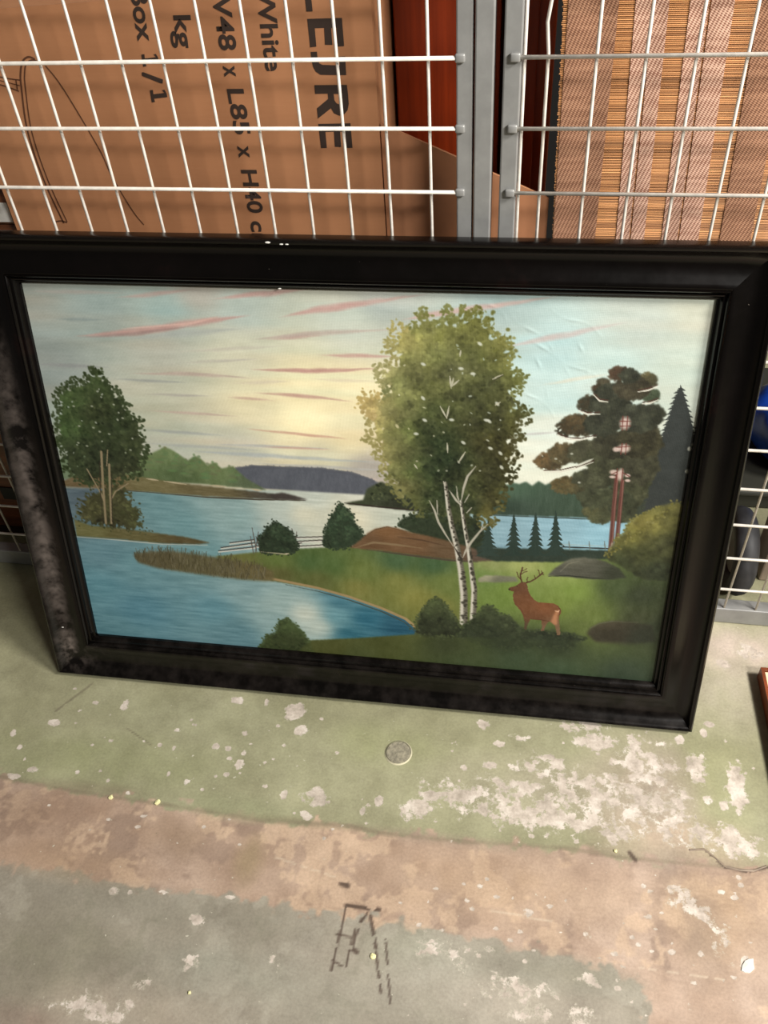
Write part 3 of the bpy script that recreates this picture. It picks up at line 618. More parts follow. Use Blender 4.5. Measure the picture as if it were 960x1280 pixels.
def leaves(poly, an, n, r0, r1, seed=0, a=.85, jit=14, inset=True, ang=None, squash=.75, cl=26, cs=9):
    P = T(poly); r = random.Random(seed); x0, y0 = P.min(0); x1, y1 = P.max(0)
    gx = np.arange(int(x0) - 1, int(x1) + 2) + .5; gy = np.arange(int(y0) - 1, int(y1) + 2) + .5; M = poly_mask(P, gx, gy); C = idw(an, gx, gy, 3.5); CN = vnoise(len(gy), len(gx), max(2, len(gy) // cs), max(2, len(gx) // cs), seed + 3) - .5; C = C * (1 + CN * cl / 45)[..., None]
    ys, xs = np.nonzero(M); 
    if len(ys) == 0: return
    for k in range(n):
        j = r.randrange(len(ys)); rad = r.uniform(r0, r1); c = C[ys[j], xs[j]] + r.gauss(0, jit) * np.array([1, 1, .7])
        dabB(gx[xs[j]] + r.uniform(-1, 1), gy[ys[j]] + r.uniform(-1, 1), rad, rad * squash, r.uniform(0, 3.1) if ang is None else ang, c, a, .4)
def rough_edge(poly, c, n, r, seed, out=3, jit=8):
    P = T(poly); rr = random.Random(seed); Q = np.roll(P, -1, 0); L = np.hypot(*(Q - P).T); cum = np.cumsum(L)
    for k in range(n):
        s = rr.random() * cum[-1]; i = int(np.searchsorted(cum, s)); f = (s - (cum[i] - L[i])) / max(L[i], 1e-6); q = P[i] * (1 - f) + Q[i] * f
        cc = c if not callable(c) else c(q)
        dabB(q[0] + rr.gauss(0, out * .75), q[1] + rr.gauss(0, out * .75), rr.uniform(.4, .85) * r, rr.uniform(.35, .7) * r, rr.uniform(0, 3), np.array(cc, float) + rr.gauss(0, jit), .9, .35)
# sky
fill([(0, 330), (920, 345), (920, 720), (60, 720)], [((30, 352), (150, 158, 148)), ((120, 380), (150, 168, 162)), ((250, 358), (168, 165, 152)), ((60, 450), (140, 156, 152)), ((210, 385), (152, 178, 172)), ((200, 430), (176, 180, 164)),
    ((300, 385), (172, 188, 178)), ((300, 440), (200, 203, 176)), ((385, 515), (244, 236, 184)), ((385, 530), (244, 234, 180)), ((385, 480), (232, 228, 180)), ((320, 500), (220, 214, 172)), ((300, 560), (188, 190, 170)), ((400, 562), (204, 202, 168)), ((200, 520), (184, 190, 166)),
    ((200, 560), (176, 184, 168)), ((450, 490), (232, 226, 178)), ((440, 545), (222, 214, 168)), ((440, 400), (192, 202, 186)), ((480, 372), (165, 176, 168)), ((640, 372), (150, 175, 172)), ((700, 430), (170, 204, 204)), ((700, 480), (178, 210, 208)), ((700, 540), (206, 222, 210)), ((670, 580), (214, 224, 206)),
    ((800, 400), (176, 190, 180)), ((760, 450), (180, 205, 198)), ((880, 385), (184, 192, 174)), ((860, 460), (180, 196, 182)), ((850, 580), (185, 196, 180)), ((465, 585), (172, 164, 152)), ((60, 540), (150, 164, 150)), ((110, 620), (120, 130, 120))], 0, 7, (60, 10), seed=3)
h_ = (vnoise(PHH, PW, 90, 24, 5) - .5) * 7 + (vnoise(PHH, PW, 40, 7, 6) - .5) * 12; BUF += h_[..., None]; BUF += ((vnoise(PHH, PW, 50, 8, 8) - .5) * 10)[..., None] * np.array([1, -.1, -.6])
cloud([(160, 420), (300, 408)], 10, (158, 172, 166), .5)
for pts, w, c, a in [([(104, 416), (150, 413), (205, 406), (260, 398), (305, 392)], 9, (204, 146, 134), 1), ([(110, 418), (170, 414), (230, 406)], 5, (160, 128, 120), .6), ([(160, 407), (235, 402), (270, 394)], 3, (222, 172, 154), .9),
    ([(156, 367), (195, 364), (235, 359)], 6, (190, 152, 140), .7), ([(280, 369), (330, 364), (385, 358)], 7, (202, 150, 138), .9), ([(366, 391), (405, 383), (450, 377), (525, 366)], 8, (206, 152, 140), 1), ([(330, 420), (390, 414), (490, 409)], 6, (186, 166, 150), .9), ([(345, 421), (400, 417)], 4, (196, 150, 138), .5),
    ([(412, 441), (491, 443)], 5, (208, 152, 136), .9), ([(326, 459), (394, 461), (469, 458)], 6, (204, 138, 124), 1), ([(334, 489), (380, 492), (434, 498)], 5, (206, 150, 128), .9), ([(296, 494), (336, 497)], 4, (206, 160, 138), .7), ([(318, 534), (380, 540), (430, 545)], 4, (214, 150, 118), .8),
    ([(280, 553), (409, 558)], 4, (170, 178, 172), .9), ([(340, 556), (408, 559)], 3, (216, 160, 130), .7), ([(250, 562), (340, 567), (470, 575)], 6, (160, 176, 174), .8), ([(330, 577), (480, 585)], 5, (166, 172, 166), .7), ([(400, 590), (478, 597)], 4, (190, 170, 158), .8),
    ([(517, 395), (552, 389), (620, 380), (690, 369)], 7, (204, 160, 148), .9), ([(645, 429), (700, 418), (778, 402)], 7, (190, 176, 170), .9), ([(655, 540), (694, 538)], 4, (186, 190, 186), .8), ([(690, 477), (755, 466)], 5, (200, 206, 180), .8),
    ([(175, 464), (240, 464), (306, 469)], 5, (188, 164, 146), .9), ([(197, 511), (291, 517)], 4, (196, 168, 148), .8), ([(76, 395), (125, 396)], 5, (122, 148, 146), .7), ([(50, 452), (130, 456)], 6, (138, 146, 146), .6), ([(150, 471), (230, 475)], 4, (146, 156, 150), .6), ([(190, 490), (260, 492)], 4, (164, 160, 150), .5),
    ([(185, 535), (275, 541)], 5, (152, 164, 158), .7), ([(190, 552), (320, 560)], 5, (160, 172, 164), .6), ([(300, 476), (360, 474)], 5, (206, 196, 160), .6), ([(400, 471), (470, 474)], 5, (220, 206, 160), .6), ([(300, 356), (420, 356)], 4, (176, 166, 150), .6), ([(40, 360), (150, 362)], 6, (164, 160, 148), .6), ([(230, 436), (350, 430)], 5, (190, 188, 164), .6), ([(240, 450), (320, 446)], 4, (180, 178, 160), .6)]:
    cloud(pts, w, c, a); 
for k in range(3): dabB(*T([(386, 518)])[0], 26 - 7 * k, 22 - 6 * k, 0, (250, 242, 192), .18, .9)
# water
fill([(70, 608), (640, 612), (840, 640), (840, 700), (560, 830), (90, 830)], [((110, 625), (80, 98, 108)), ((120, 645), (84, 112, 120)), ((200, 632), (98, 142, 148)), ((230, 655), (98, 144, 150)), ((290, 625), (128, 160, 160)), ((300, 645), (130, 165, 165)), ((350, 628), (172, 188, 178)), ((385, 640), (205, 208, 184)), ((390, 620), (180, 192, 180)), ((440, 645), (208, 206, 178)),
    ((410, 665), (190, 196, 176)), ((500, 640), (182, 192, 176)), ((350, 655), (168, 184, 176)), ((460, 616), (196, 202, 186)), ((320, 672), (120, 156, 160)), ((700, 655), (124, 168, 184)), ((760, 668), (128, 178, 196)), ((640, 665), (120, 160, 174)), ((130, 690), (90, 134, 146)), ((130, 730), (84, 138, 152)), ((180, 760), (76, 130, 148)), ((150, 790), (80, 130, 142)),
    ((260, 690), (100, 146, 152)), ((270, 760), (86, 138, 152)), ((300, 790), (84, 130, 142)), ((310, 735), (118, 154, 158)), ((350, 750), (140, 170, 168)), ((385, 765), (186, 198, 184)), ((400, 780), (170, 188, 178)), ((350, 775), (128, 162, 164)), ((425, 768), (92, 146, 158)), ((460, 770), (34, 98, 122)), ((500, 780), (24, 78, 102)), ((440, 790), (34, 96, 116)), ((430, 748), (60, 116, 134)), ((170, 705), (92, 140, 150))], 1, 0)
wm = poly_mask(T([(70, 608), (640, 612), (840, 640), (840, 700), (560, 830), (90, 830)]), GXp, GYp).astype(float)
BUF += ((vnoise(PHH, PW, 170, 30, 15) - .5) * 17 * wm + (vnoise(PHH, PW, 290, 60, 16) - .5) * 10 * wm)[..., None]
# far hills
hill = [(296, 584), (318, 579), (354, 581), (405, 583), (442, 588), (463, 595), (480, 602), (480, 617), (332, 608), (296, 604)]
fill(hill, (82, 88, 98), 1, 8, (4, 10)); rough_edge(hill[:7], (80, 85, 94), 0, 1, 1)
for k in range(70):
    x = 298 + 175 * k / 70; y = np.interp(x, [296, 318, 405, 442, 463, 480], [583, 580, 583, 588, 595, 602]); p = T([(x, y)])[0]; dabB(p[0], p[1] + 1, 1.8, 2 + 1.6 * rng.random(), 0, (78, 83, 93), .8)
mid = [(66, 575), (90, 566), (120, 556), (181, 568), (196, 562), (208, 556), (218, 560), (237, 573), (247, 567), (255, 572), (262, 579), (270, 575), (280, 583), (294, 580), (310, 595), (336, 610), (250, 602), (80, 596)]
fill(mid, [((90, 580), (100, 122, 90)), ((208, 562), (104, 126, 78)), ((230, 592), (76, 96, 58)), ((270, 585), (98, 118, 72)), ((320, 606), (78, 94, 66))], 1, 12, (5, 8))
for x, y in [(190, 565), (208, 555), (222, 566), (247, 566), (270, 575), (294, 580), (258, 575), (235, 572)]:
    for k in range(10): p = T([(x + rng.normal() * 3, y + k * 2.2)])[0]; dabB(p[0], p[1], 2 + k * .55, 2.2, 0, (94 + rng.normal() * 6, 116 + rng.normal() * 6, 72), .6)
shore = [(78, 600), (100, 590), (150, 590), (175, 593), (216, 600), (270, 606), (325, 612), (354, 616), (387, 623), (325, 621), (259, 618), (150, 610), (84, 606)]
fill(shore, [((120, 600), (104, 88, 58)), ((190, 600), (112, 106, 68)), ((260, 612), (100, 92, 60)), ((360, 619), (66, 62, 54))], 1, 16, (14, 3)); stroke([(150, 610), (259, 619), (325, 622), (385, 623)], 2, (62, 54, 40), .8); 
for a, b in [((185, 596), (200, 598)), ((207, 599), (235, 603)), ((265, 604), (285, 606)), ((318, 609), (330, 611))]: stroke([a, b], 2.4, (176, 164, 130), .9)
fill([(340, 616), (356, 613), (372, 617), (388, 622), (345, 621)], (62, 56, 52), 1)
isl = [(434, 626), (457, 622), (462, 608), (470, 604), (480, 599), (488, 603), (497, 606), (545, 610), (560, 640), (500, 634), (470, 630), (440, 628)]
fill(isl, [((480, 610), (58, 68, 44)), ((500, 628), (42, 48, 34))], 1, 12); leaves([(462, 612), (480, 600), (500, 606), (560, 612), (560, 625), (464, 622)], [((480, 606), (64, 74, 46)), ((500, 620), (44, 52, 34))], 220, 1.5, 3, 3)
stroke([(434, 626), (470, 630), (545, 637)], 2.4, (44, 36, 30), .9)
# far forest on the right
forest = [(600, 606)] + [(604 + 8 * k, 602 - (k % 2) * 4 + (k % 3)) for k in range(14)] + [(720, 598), (850, 600), (850, 650), (780, 645), (600, 640)]
fill(forest, [((640, 605), (66, 92, 72)), ((640, 635), (48, 66, 54)), ((720, 620), (56, 76, 60)), ((800, 630), (48, 56, 44))], 1, 9, (4, 20)); stroke([(620, 641), (780, 647)], 1.6, (44, 56, 50), .8)
# left islet, bush and tree
isl2 = [(94, 647), (115, 655), (145, 657), (190, 663), (235, 669), (266, 676), (250, 678), (205, 677), (152, 672), (97, 668)]
fill(isl2, [((110, 658), (104, 104, 60)), ((160, 666), (92, 88, 50)), ((240, 674), (84, 74, 44))], 1, 14, (14, 3)); stroke([(97, 669), (150, 673), (205, 678), (262, 679)], 1.6, (176, 186, 176), .7)
snap()
bush = [(97, 648), (98, 630), (112, 612), (140, 600), (160, 610), (170, 628), (178, 640), (180, 652), (192, 663), (150, 660), (115, 654)]
fill(bush, (62, 64, 38), 2, 14); leaves(bush, [((110, 630), (78, 80, 46)), ((170, 640), (66, 72, 40)), ((140, 655), (46, 46, 28)), ((140, 620), (70, 72, 42))], 500, 1.5, 3.4, 5, .7, 9); nibble(bush, 120, 4, 62, 5); rough_edge(bush[:9], lambda q: (66, 70, 40), 120, 2.8, 63, 6)
snap()
crown = Tz([(205, 318), (222, 322), (245, 345), (262, 348), (270, 375), (292, 385), (290, 405), (325, 445), (330, 475), (378, 485), (368, 510), (382, 545), (395, 582), (370, 620), (372, 668), (335, 675), (300, 692), (235, 690), (180, 700), (150, 690), (110, 645), (108, 600), (80, 560), (85, 520), (76, 470), (95, 450), (76, 400), (95, 385), (140, 350), (165, 362), (185, 345)], 40, 340, 2.667)
an = [((115, 470), (58, 74, 40)), ((90, 500), (64, 84, 44)), ((80, 530), (62, 84, 44)), ((120, 510), (50, 60, 34)), ((150, 530), (44, 56, 32)), ((170, 545), (52, 62, 36)), ((130, 570), (40, 50, 30)), ((100, 570), (52, 64, 38)), ((150, 590), (50, 56, 34))]
fill(crown, an, 1, 16, (7, 7)); leaves(crown, an, 1500, 1.6, 3.6, 6, .75, 9); nibble(crown, 230, 3.6, 61, 4); rough_edge(crown, lambda q: (52, 66, 36), 420, 3.8, 8, 4)
for k in range(22): q = T([(rng.uniform(80, 175), rng.uniform(480, 590))])[0]; restore(q[0], q[1], 2.2 * rng.uniform(.5, 1), 1.6 * rng.uniform(.5, 1), rng.uniform(0, 3), .7)
for x, y in [(93, 505), (100, 530), (118, 532), (126, 537), (116, 505), (138, 540), (155, 520), (88, 485), (110, 555), (99, 551), (165, 560)]: p = T([(x, y)])[0]; dabB(p[0], p[1], 2, 1.5, 0, (150, 158, 136), .8)
for pts, w in [([(128, 562), (130, 600), (134, 652)], 3.2), ([(138, 578), (139, 610), (141, 652)], 3), ([(110, 584), (128, 615), (132, 625)], 2), ([(162, 602), (146, 612), (141, 622)], 1.8), ([(136, 560), (135, 580)], 1.6)]: stroke(pts, w, (138, 124, 92), .9, taper=False)
for pts in ([(126, 575), (127, 610), (130, 652)], [(141, 590), (142, 650)]): stroke(pts, 1.2, (50, 44, 32), .8)
# meadow and foreground
mead = [(272, 693), (300, 690), (330, 687), (380, 683), (440, 680), (480, 684), (560, 690), (620, 696), (660, 694), (720, 694), (800, 690), (860, 690), (850, 860), (330, 840), (330, 806), (360, 790), (390, 797), (450, 794), (522, 789), (524, 783), (510, 770), (480, 757), (440, 743), (400, 733), (335, 722), (300, 712)]
AM = [((300, 700), (100, 104, 50)), ((350, 698), (88, 108, 48)), ((352, 715), (86, 88, 44)), ((390, 700), (64, 92, 44)), ((420, 704), (72, 98, 46)), ((455, 712), (96, 112, 50)), ((400, 722), (84, 92, 42)), ((450, 732), (114, 116, 52)), ((520, 742), (122, 124, 54)), ((500, 725), (112, 118, 52)), ((500, 698), (62, 92, 56)), ((545, 703), (56, 86, 50)), ((560, 725), (96, 112, 50)), ((545, 755), (112, 114, 48)),
      ((610, 720), (96, 124, 56)), ((640, 735), (104, 132, 52)), ((655, 700), (146, 158, 86)), ((620, 700), (128, 140, 80)), ((710, 715), (124, 146, 68)), ((720, 735), (110, 136, 54)), ((700, 750), (104, 126, 50)), ((620, 745), (96, 122, 48)), ((740, 765), (94, 112, 50)), ((730, 780), (84, 100, 46)), ((770, 730), (60, 76, 42)), ((800, 740), (46, 56, 36)), ((820, 780), (42, 52, 34)), ((800, 770), (54, 62, 38)), ((700, 800), (42, 54, 34)), ((640, 800), (42, 54, 32)), ((560, 800), (48, 58, 30)), ((480, 800), (64, 72, 30)),
      ((420, 806), (70, 76, 32)), ((580, 825), (56, 70, 38)), ((700, 835), (54, 74, 48)), ((780, 840), (46, 62, 44)), ((450, 815), (66, 76, 36)), ((650, 820), (52, 70, 44))]
fill(mead, AM, 1, 10, (6, 14), seed=21)
stroke([(318, 716), (360, 724), (400, 732), (440, 743), (480, 757), (510, 770), (525, 783)], 4.2, (150, 128, 84), .9, taper=False); stroke([(360, 728), (400, 736), (440, 747), (480, 761), (508, 774), (522, 786)], 2, (58, 66, 54), .7)
reed = [(169, 691), (190, 687), (220, 687), (272, 694), (325, 703), (345, 712), (345, 724), (310, 722), (280, 719), (235, 713), (200, 708), (175, 701)]
fill(reed, [((190, 695), (86, 80, 52)), ((260, 706), (88, 84, 54)), ((330, 715), (96, 88, 52))], 2, 12, (3, 6)); P_ = T(reed)
for k in range(420):
    x = 170 + 165 * rng.random(); yt = np.interp(x, [169, 190, 220, 272, 325, 345], [692, 688, 688, 695, 705, 713]); yb = np.interp(x, [169, 200, 235, 280, 345], [697, 709, 714, 720, 725]); y = yt + (yb - yt) * rng.random()
    s = rng.normal() * 2; stroke([(x, y), (x + s, y - 6 - 3 * rng.random())], 1.2, np.array((80, 76, 52)) + rng.normal() * 14, .6)
# fence and small trees on the headland
for a, b in [((276, 686), (322, 681)), ((279, 682), (322, 676)), ((290, 676), (320, 672)), ((374, 669), (410, 668)), ((374, 674), (410, 672)), ((376, 680), (410, 678)), ((322, 680), (380, 676))]:
    stroke([(a[0], a[1] + 1.6), (b[0], b[1] + 1.6)], 1.8, (196, 198, 186), .8, taper=False); stroke([a, b], 1.7, (62, 56, 52), .95, taper=False)
for a, b in [((318, 657), (324, 688)), ((326, 662), (322, 688)), ((323, 668), (330, 690)), ((368, 658), (372, 684)), ((374, 662), (371, 684)), ((316, 668), (320, 690))]: stroke([a, b], 1.6, (82, 74, 66), .9)
for pl, c in [(Tz([(488, 398), (485, 360), (515, 320), (540, 298), (565, 312), (592, 332), (612, 360), (618, 392), (600, 408), (500, 408)], 150, 540, 2.743), (34, 48, 32)), (Tz([(704, 378), (708, 345), (722, 305), (742, 268), (765, 232), (785, 255), (808, 275), (812, 300), (830, 322), (845, 352), (830, 372), (800, 385), (760, 392), (720, 388)], 150, 540, 2.743), (38, 54, 36))]:
    fill(pl, c, 1, 8); leaves(pl, [(pl[0], c), (pl[3], tuple(np.array(c) * 1.25))], 320, 1.3, 2.8, 11, .7, 8); rough_edge(pl, c, 150, 2.6, 12, 3)
stroke([(328, 687), (360, 690), (364, 689)], 2.2, (168, 160, 132), .8)
# brown rock
dk = [(500, 654), (505, 646), (515, 642), (528, 638), (545, 640), (600, 645), (612, 668), (600, 690), (560, 676), (520, 664)]
fill(dk, (40, 52, 34), 1, 8); leaves(dk, [((510, 650), (42, 56, 36)), ((580, 670), (36, 46, 30))], 260, 1.5, 3, 14, .7, 6); rough_edge(dk[:5], (40, 54, 34), 60, 2.6, 15)
rock = [(440, 682), (455, 671), (463, 663), (472, 658), (487, 655), (500, 657), (515, 662), (540, 667), (560, 672), (595, 682), (622, 697), (590, 699), (565, 696), (515, 690), (477, 685)]
fill(rock, [((485, 660), (118, 84, 50)), ((470, 675), (98, 72, 46)), ((520, 675), (104, 76, 48)), ((560, 685), (92, 72, 48)), ((610, 696), (80, 66, 54))], 1, 12, (18, 3))
stroke([(446, 682), (470, 675), (500, 678), (530, 682)], 3.5, (128, 108, 76), .6); stroke([(462, 684), (515, 691), (565, 697), (600, 699)], 3, (70, 62, 48), .8); stroke([(500, 668), (530, 672), (560, 679)], 2.5, (78, 56, 36), .6); stroke([(455, 671), (472, 659), (487, 655.5), (515, 662)], 1.4, (88, 62, 38), .7)
# small spruces
fill([(598, 680), (640, 682), (700, 683), (768, 684), (768, 694), (700, 699), (622, 698), (600, 692)], (40, 54, 44), 1, 6)
def spruce(x, top, base, w, c, lean=0, tiers=9, seed=0):
    r = random.Random(seed)
    for k in range(tiers):
        s = (k + .3) / tiers; y = top + (base - top) * s; hw = w / 2 * (.12 + .88 * s)
        fill([(x + lean * (1 - s), y - (base - top) / tiers * 1.1), (x + hw * 1.05 + lean * (1 - s), y + (base - top) / tiers * .75), (x + hw * .5 + lean * (1 - s), y + (base - top) / tiers * .55), (x - hw * .5 + lean * (1 - s), y + (base - top) / tiers * .55), (x - hw + lean * (1 - s), y + (base - top) / tiers * .7)], tuple(np.array(c) + r.uniform(-3, 3)), 0)
    stroke([(x + lean, top - 2), (x, base)], 1.6, c, 1, taper=False)
for x, tp, w in [(612, 652, 26), (644, 644, 24), (671, 643, 24), (696, 642, 25)]: spruce(x, tp - 2, 692, w * 1.3, (38, 56, 48), 1, 8, int(x))
stroke([(705, 680), (765, 682)], 2, (34, 36, 32), .9, taper=False); stroke([(705, 677), (765, 679)], 1, (150, 160, 150), .5, taper=False)
for x in (713, 738, 757): stroke([(x, 673), (x + 1, 684)], 1.6, (96, 104, 96), .9)
snap(); sil = [(853, 478), (857, 492), (862, 510), (867, 530), (872, 556), (876, 590), (870, 660), (806, 645), (812, 615), (820, 580), (827, 550), (836, 525), (845, 498)]
fill(sil, (46, 52, 50), 0, 4)
for k in range(46):
    s = k / 45; y = 484 + 150 * s; xl = np.interp(y, [478, 498, 525, 550, 580, 645], [853, 845, 836, 827, 820, 806]); xr = np.interp(y, [478, 510, 556, 590], [853, 862, 872, 876])
    stroke([(xl + 4, y - 1.5), (xl - 2 - 2.5 * (k % 2), y + 1.5)], 2.6, (46, 52, 50), .95); stroke([(xr - 4, y - 1.5), (xr + 1 + 2.5 * ((k + 1) % 2), y + 1.5)], 2.6, (46, 52, 50), .95)
for x, y in [(863, 558), (860, 586), (868, 553)]: p = T([(x, y)])[0]; dabB(p[0], p[1], 2.5, 3, 0, (176, 180, 160), .8)
# pine
tz = lambda l: Tz(l, 640, 440, 4)
def clump(cx, cy, rx, ry, c, seed, rim=None):
    r = random.Random(seed); n = 22; pl = [(cx + rx * (1 + .09 * math.sin(k * 2.4 + seed)) * math.cos(2 * math.pi * k / n), cy + ry * (1 + .10 * math.sin(k * 3.1 + seed)) * math.sin(2 * math.pi * k / n)) for k in range(n)]; pl = tz(pl)
    c = tuple(np.array(c) * np.array([.94, 1.0, 1.04])); fill(pl, c, 1, 7); q = T(pl)
    nibble(pl, int((rx + ry) / 12), 2.4, seed, 1.5) if rim else None
    leaves(pl, [(pl[0], c), (tz([(cx, cy - ry * .8)])[0], rim or tuple(np.array(c) + 6))], int(rx * ry / 18), 1.6, 3, seed, .5, 6)
D = (50, 51, 37); O_ = (62, 55, 38); G = (54, 62, 42)
snap()
for t in [(600, 640, 95, 120, (62, 62, 40)), (640, 540, 105, 110, (58, 56, 38)), (450, 760, 90, 85, (66, 68, 44), (80, 76, 44)), (420, 700, 85, 70, (62, 64, 42)), (560, 760, 70, 80, (56, 58, 38)), (290, 655, 90, 42, (70, 66, 42), (84, 72, 42)), (420, 620, 110, 50, (60, 60, 40)),
          (200, 535, 78, 42, (72, 62, 40), (94, 74, 44)), (270, 495, 80, 50, (70, 64, 42), (82, 70, 44)), (380, 490, 90, 62, (64, 62, 42)), (470, 530, 100, 70, (58, 58, 38)), (520, 450, 110, 70, (52, 50, 34)), (650, 430, 110, 90, (54, 50, 32)),
          (280, 370, 50, 40, D, O_), (350, 355, 100, 55, (58, 54, 38), (72, 60, 38)), (460, 350, 90, 60, D), (400, 250, 60, 42, D, O_), (500, 250, 100, 60, D), (720, 300, 50, 52, D), (640, 320, 110, 70, D), (450, 180, 36, 30, O_, (78, 60, 42)), (470, 150, 34, 30, O_), (520, 190, 90, 42, D), (700, 205, 46, 34, G), (690, 130, 48, 36, (66, 62, 40), (82, 76, 48)), (610, 170, 90, 60, (56, 50, 34)), (550, 100, 58, 36, O_, (78, 58, 42)), (600, 110, 50, 36, D)]:
    clump(*t[:4], t[4], int(t[0] + t[1]), t[5] if len(t) > 5 else None)
for pts in ([(240, 395), (290, 415), (350, 420), (430, 405)], [(170, 580), (250, 578), (330, 560), (415, 530)], [(345, 275), (390, 292), (450, 290)], [(420, 195), (450, 225), (490, 230)], [(640, 180), (690, 172), (735, 155)], [(660, 240), (700, 236), (740, 220)]):
    stroke([(a, b + 2.2) for a, b in tz(pts)], 2, (206, 206, 190), .8); stroke(tz(pts), 1.5, (72, 44, 34), .95)
for pts, w in [([(532, 600), (515, 780), (497, 985)], 4.6), ([(560, 630), (545, 780), (528, 950)], 4.2)]: stroke(tz(pts), w, (92, 54, 46), 1, taper=False, wend=w * 1.25); stroke([(a + 1.2, b) for a, b in tz(pts)], 1.2, (140, 96, 84), .6)
stroke(tz([(330, 560), (370, 545), (415, 522)]), 4.5, (200, 206, 190), .8); stroke(tz([(330, 565), (375, 548), (420, 530)]), 1.5, (60, 44, 34), .9)
for cx, cy, rx, ry in [(575, 345, 26, 34), (530, 475, 18, 14), (568, 470, 30, 24), (518, 588, 22, 14), (550, 600, 16, 34), (510, 612, 16, 8), (585, 605, 14, 10), (585, 630, 14, 8)]:
    p = T(tz([(cx, cy)]))[0]; dabB(p[0], p[1], rx / 4.0, ry / 4.0, 0, (206, 184, 174), .85)
for a, b in [((565, 310), (560, 380)), ((588, 310), (582, 380)), ((550, 335), (602, 335)), ((550, 360), (602, 358)), ((560, 445), (552, 500)), ((580, 445), (575, 500)), ((530, 465), (600, 460)), ((535, 570), (528, 640)), ((562, 570), (555, 640)), ((505, 600), (535, 585)), ((560, 590), (595, 610))]: stroke(tz([a, b]), 1.3, (104, 52, 44), .9, taper=False)
for x, y in [(309, 497), (230, 522), (345, 640)]: p = T(tz([(x, y)]))[0]; dabB(p[0], p[1], 2, 1.5, 0, (170, 176, 160), .8)
for p in ((497, 968), (505, 950)): q = T(tz([p]))[0]; dabB(q[0], q[1], 1.5, 4, 0, (176, 172, 158), .7)
# big bush right
bb = tz([(470, 1010), (500, 960), (530, 915), (565, 895), (580, 850), (620, 815), (680, 790), (720, 765), (765, 752), (840, 738), (870, 780), (830, 960), (800, 1120), (660, 1120), (560, 1060)])
ab = [((800, 650), (110, 106, 48)), ((790, 665), (98, 98, 44)), ((835, 632), (98, 98, 48)), ((800, 690), (62, 68, 36)), ((830, 680), (60, 64, 36)), ((780, 700), (52, 60, 36)), ((820, 710), (44, 52, 34))]
fill(bb, ab, 2, 10, (6, 6)); leaves(bb, ab, 800, 2, 4.2, 22, .5, 6); rough_edge(bb[:10], lambda q: (104, 102, 48), 120, 2.6, 23, 3)
# rocks in the meadow
tq = lambda l: Tz(l, 600, 680, 3.4286)
fill(tq([(0, 150), (0, 135), (30, 122), (80, 122), (160, 126), (172, 148), (80, 152)]), [(tq([(40, 125)])[0], (150, 150, 120)), (tq([(80, 146)])[0], (92, 96, 76))], 1, 8, (10, 3))
rk = tq([(295, 122), (330, 88), (370, 62), (400, 48), (450, 44), (500, 50), (540, 60), (600, 90), (630, 130), (560, 138), (480, 136), (380, 128)])
fill(rk, [(tq([(400, 52)])[0], (96, 98, 82)), (tq([(340, 110)])[0], (74, 76, 66)), (tq([(440, 100)])[0], (72, 74, 62)), (tq([(600, 120)])[0], (48, 54, 40))], 1, 10, (12, 3)); stroke(tq([(300, 125), (380, 122), (480, 132), (580, 136)]), 2.5, (44, 48, 38), .8); stroke(tq([(350, 105), (385, 72), (430, 60)]), 1.6, (112, 112, 94), .6)
rk2 = tq([(460, 368), (475, 345), (510, 325), (560, 314), (640, 316), (740, 330), (752, 400), (640, 418), (500, 405)])
fill(rk2, [(tq([(540, 325)])[0], (64, 60, 44)), (tq([(560, 370)])[0], (48, 46, 34)), (tq([(700, 390)])[0], (40, 46, 34))], 2, 6); stroke(tq([(475, 345), (515, 324), (570, 315), (680, 320)]), 1.6, (86, 88, 68), .6)
# birch
bz = lambda l: Tz(l, 440, 360, 4); lz = lambda l: Tz(l, 440, 580, 4)
snap()
birch = bz([(375, 92), (388, 120), (400, 150), (430, 165), (458, 170), (475, 150), (478, 115), (490, 90), (500, 130), (512, 155), (545, 150), (558, 120), (572, 92), (585, 130), (598, 150), (602, 115), (622, 110), (650, 90), (664, 130), (690, 135), (702, 128), (695, 170), (720, 205), (748, 250), (778, 242), (808, 236), (800, 275), (822, 320), (800, 345), (778, 372), (800, 400), (840, 412), (882, 430), (850, 455), (862, 490), (835, 515), (795, 530), (830, 562), (868, 580), (906, 600), (870, 625), (902, 655), (860, 668), (828, 690), (868, 728), (830, 745), (800, 780), (848, 828), (800, 850), (832, 915), (790, 905), (800, 960), (780, 1000), (770, 1040), (745, 1100), (720, 1160), (680, 1180), (640, 1130), (600, 1170), (520, 1180), (420, 1120), (340, 1110), (280, 1060), (235, 1010), (215, 965), (165, 905), (185, 860), (120, 812), (155, 780), (82, 762), (118, 705), (92, 662), (130, 640), (70, 592), (55, 555), (85, 515), (120, 520), (178, 532), (192, 490), (140, 440), (132, 385), (200, 372), (240, 345), (185, 285), (190, 252), (240, 248), (222, 210), (205, 175), (262, 178), (325, 195), (338, 150), (360, 130)])
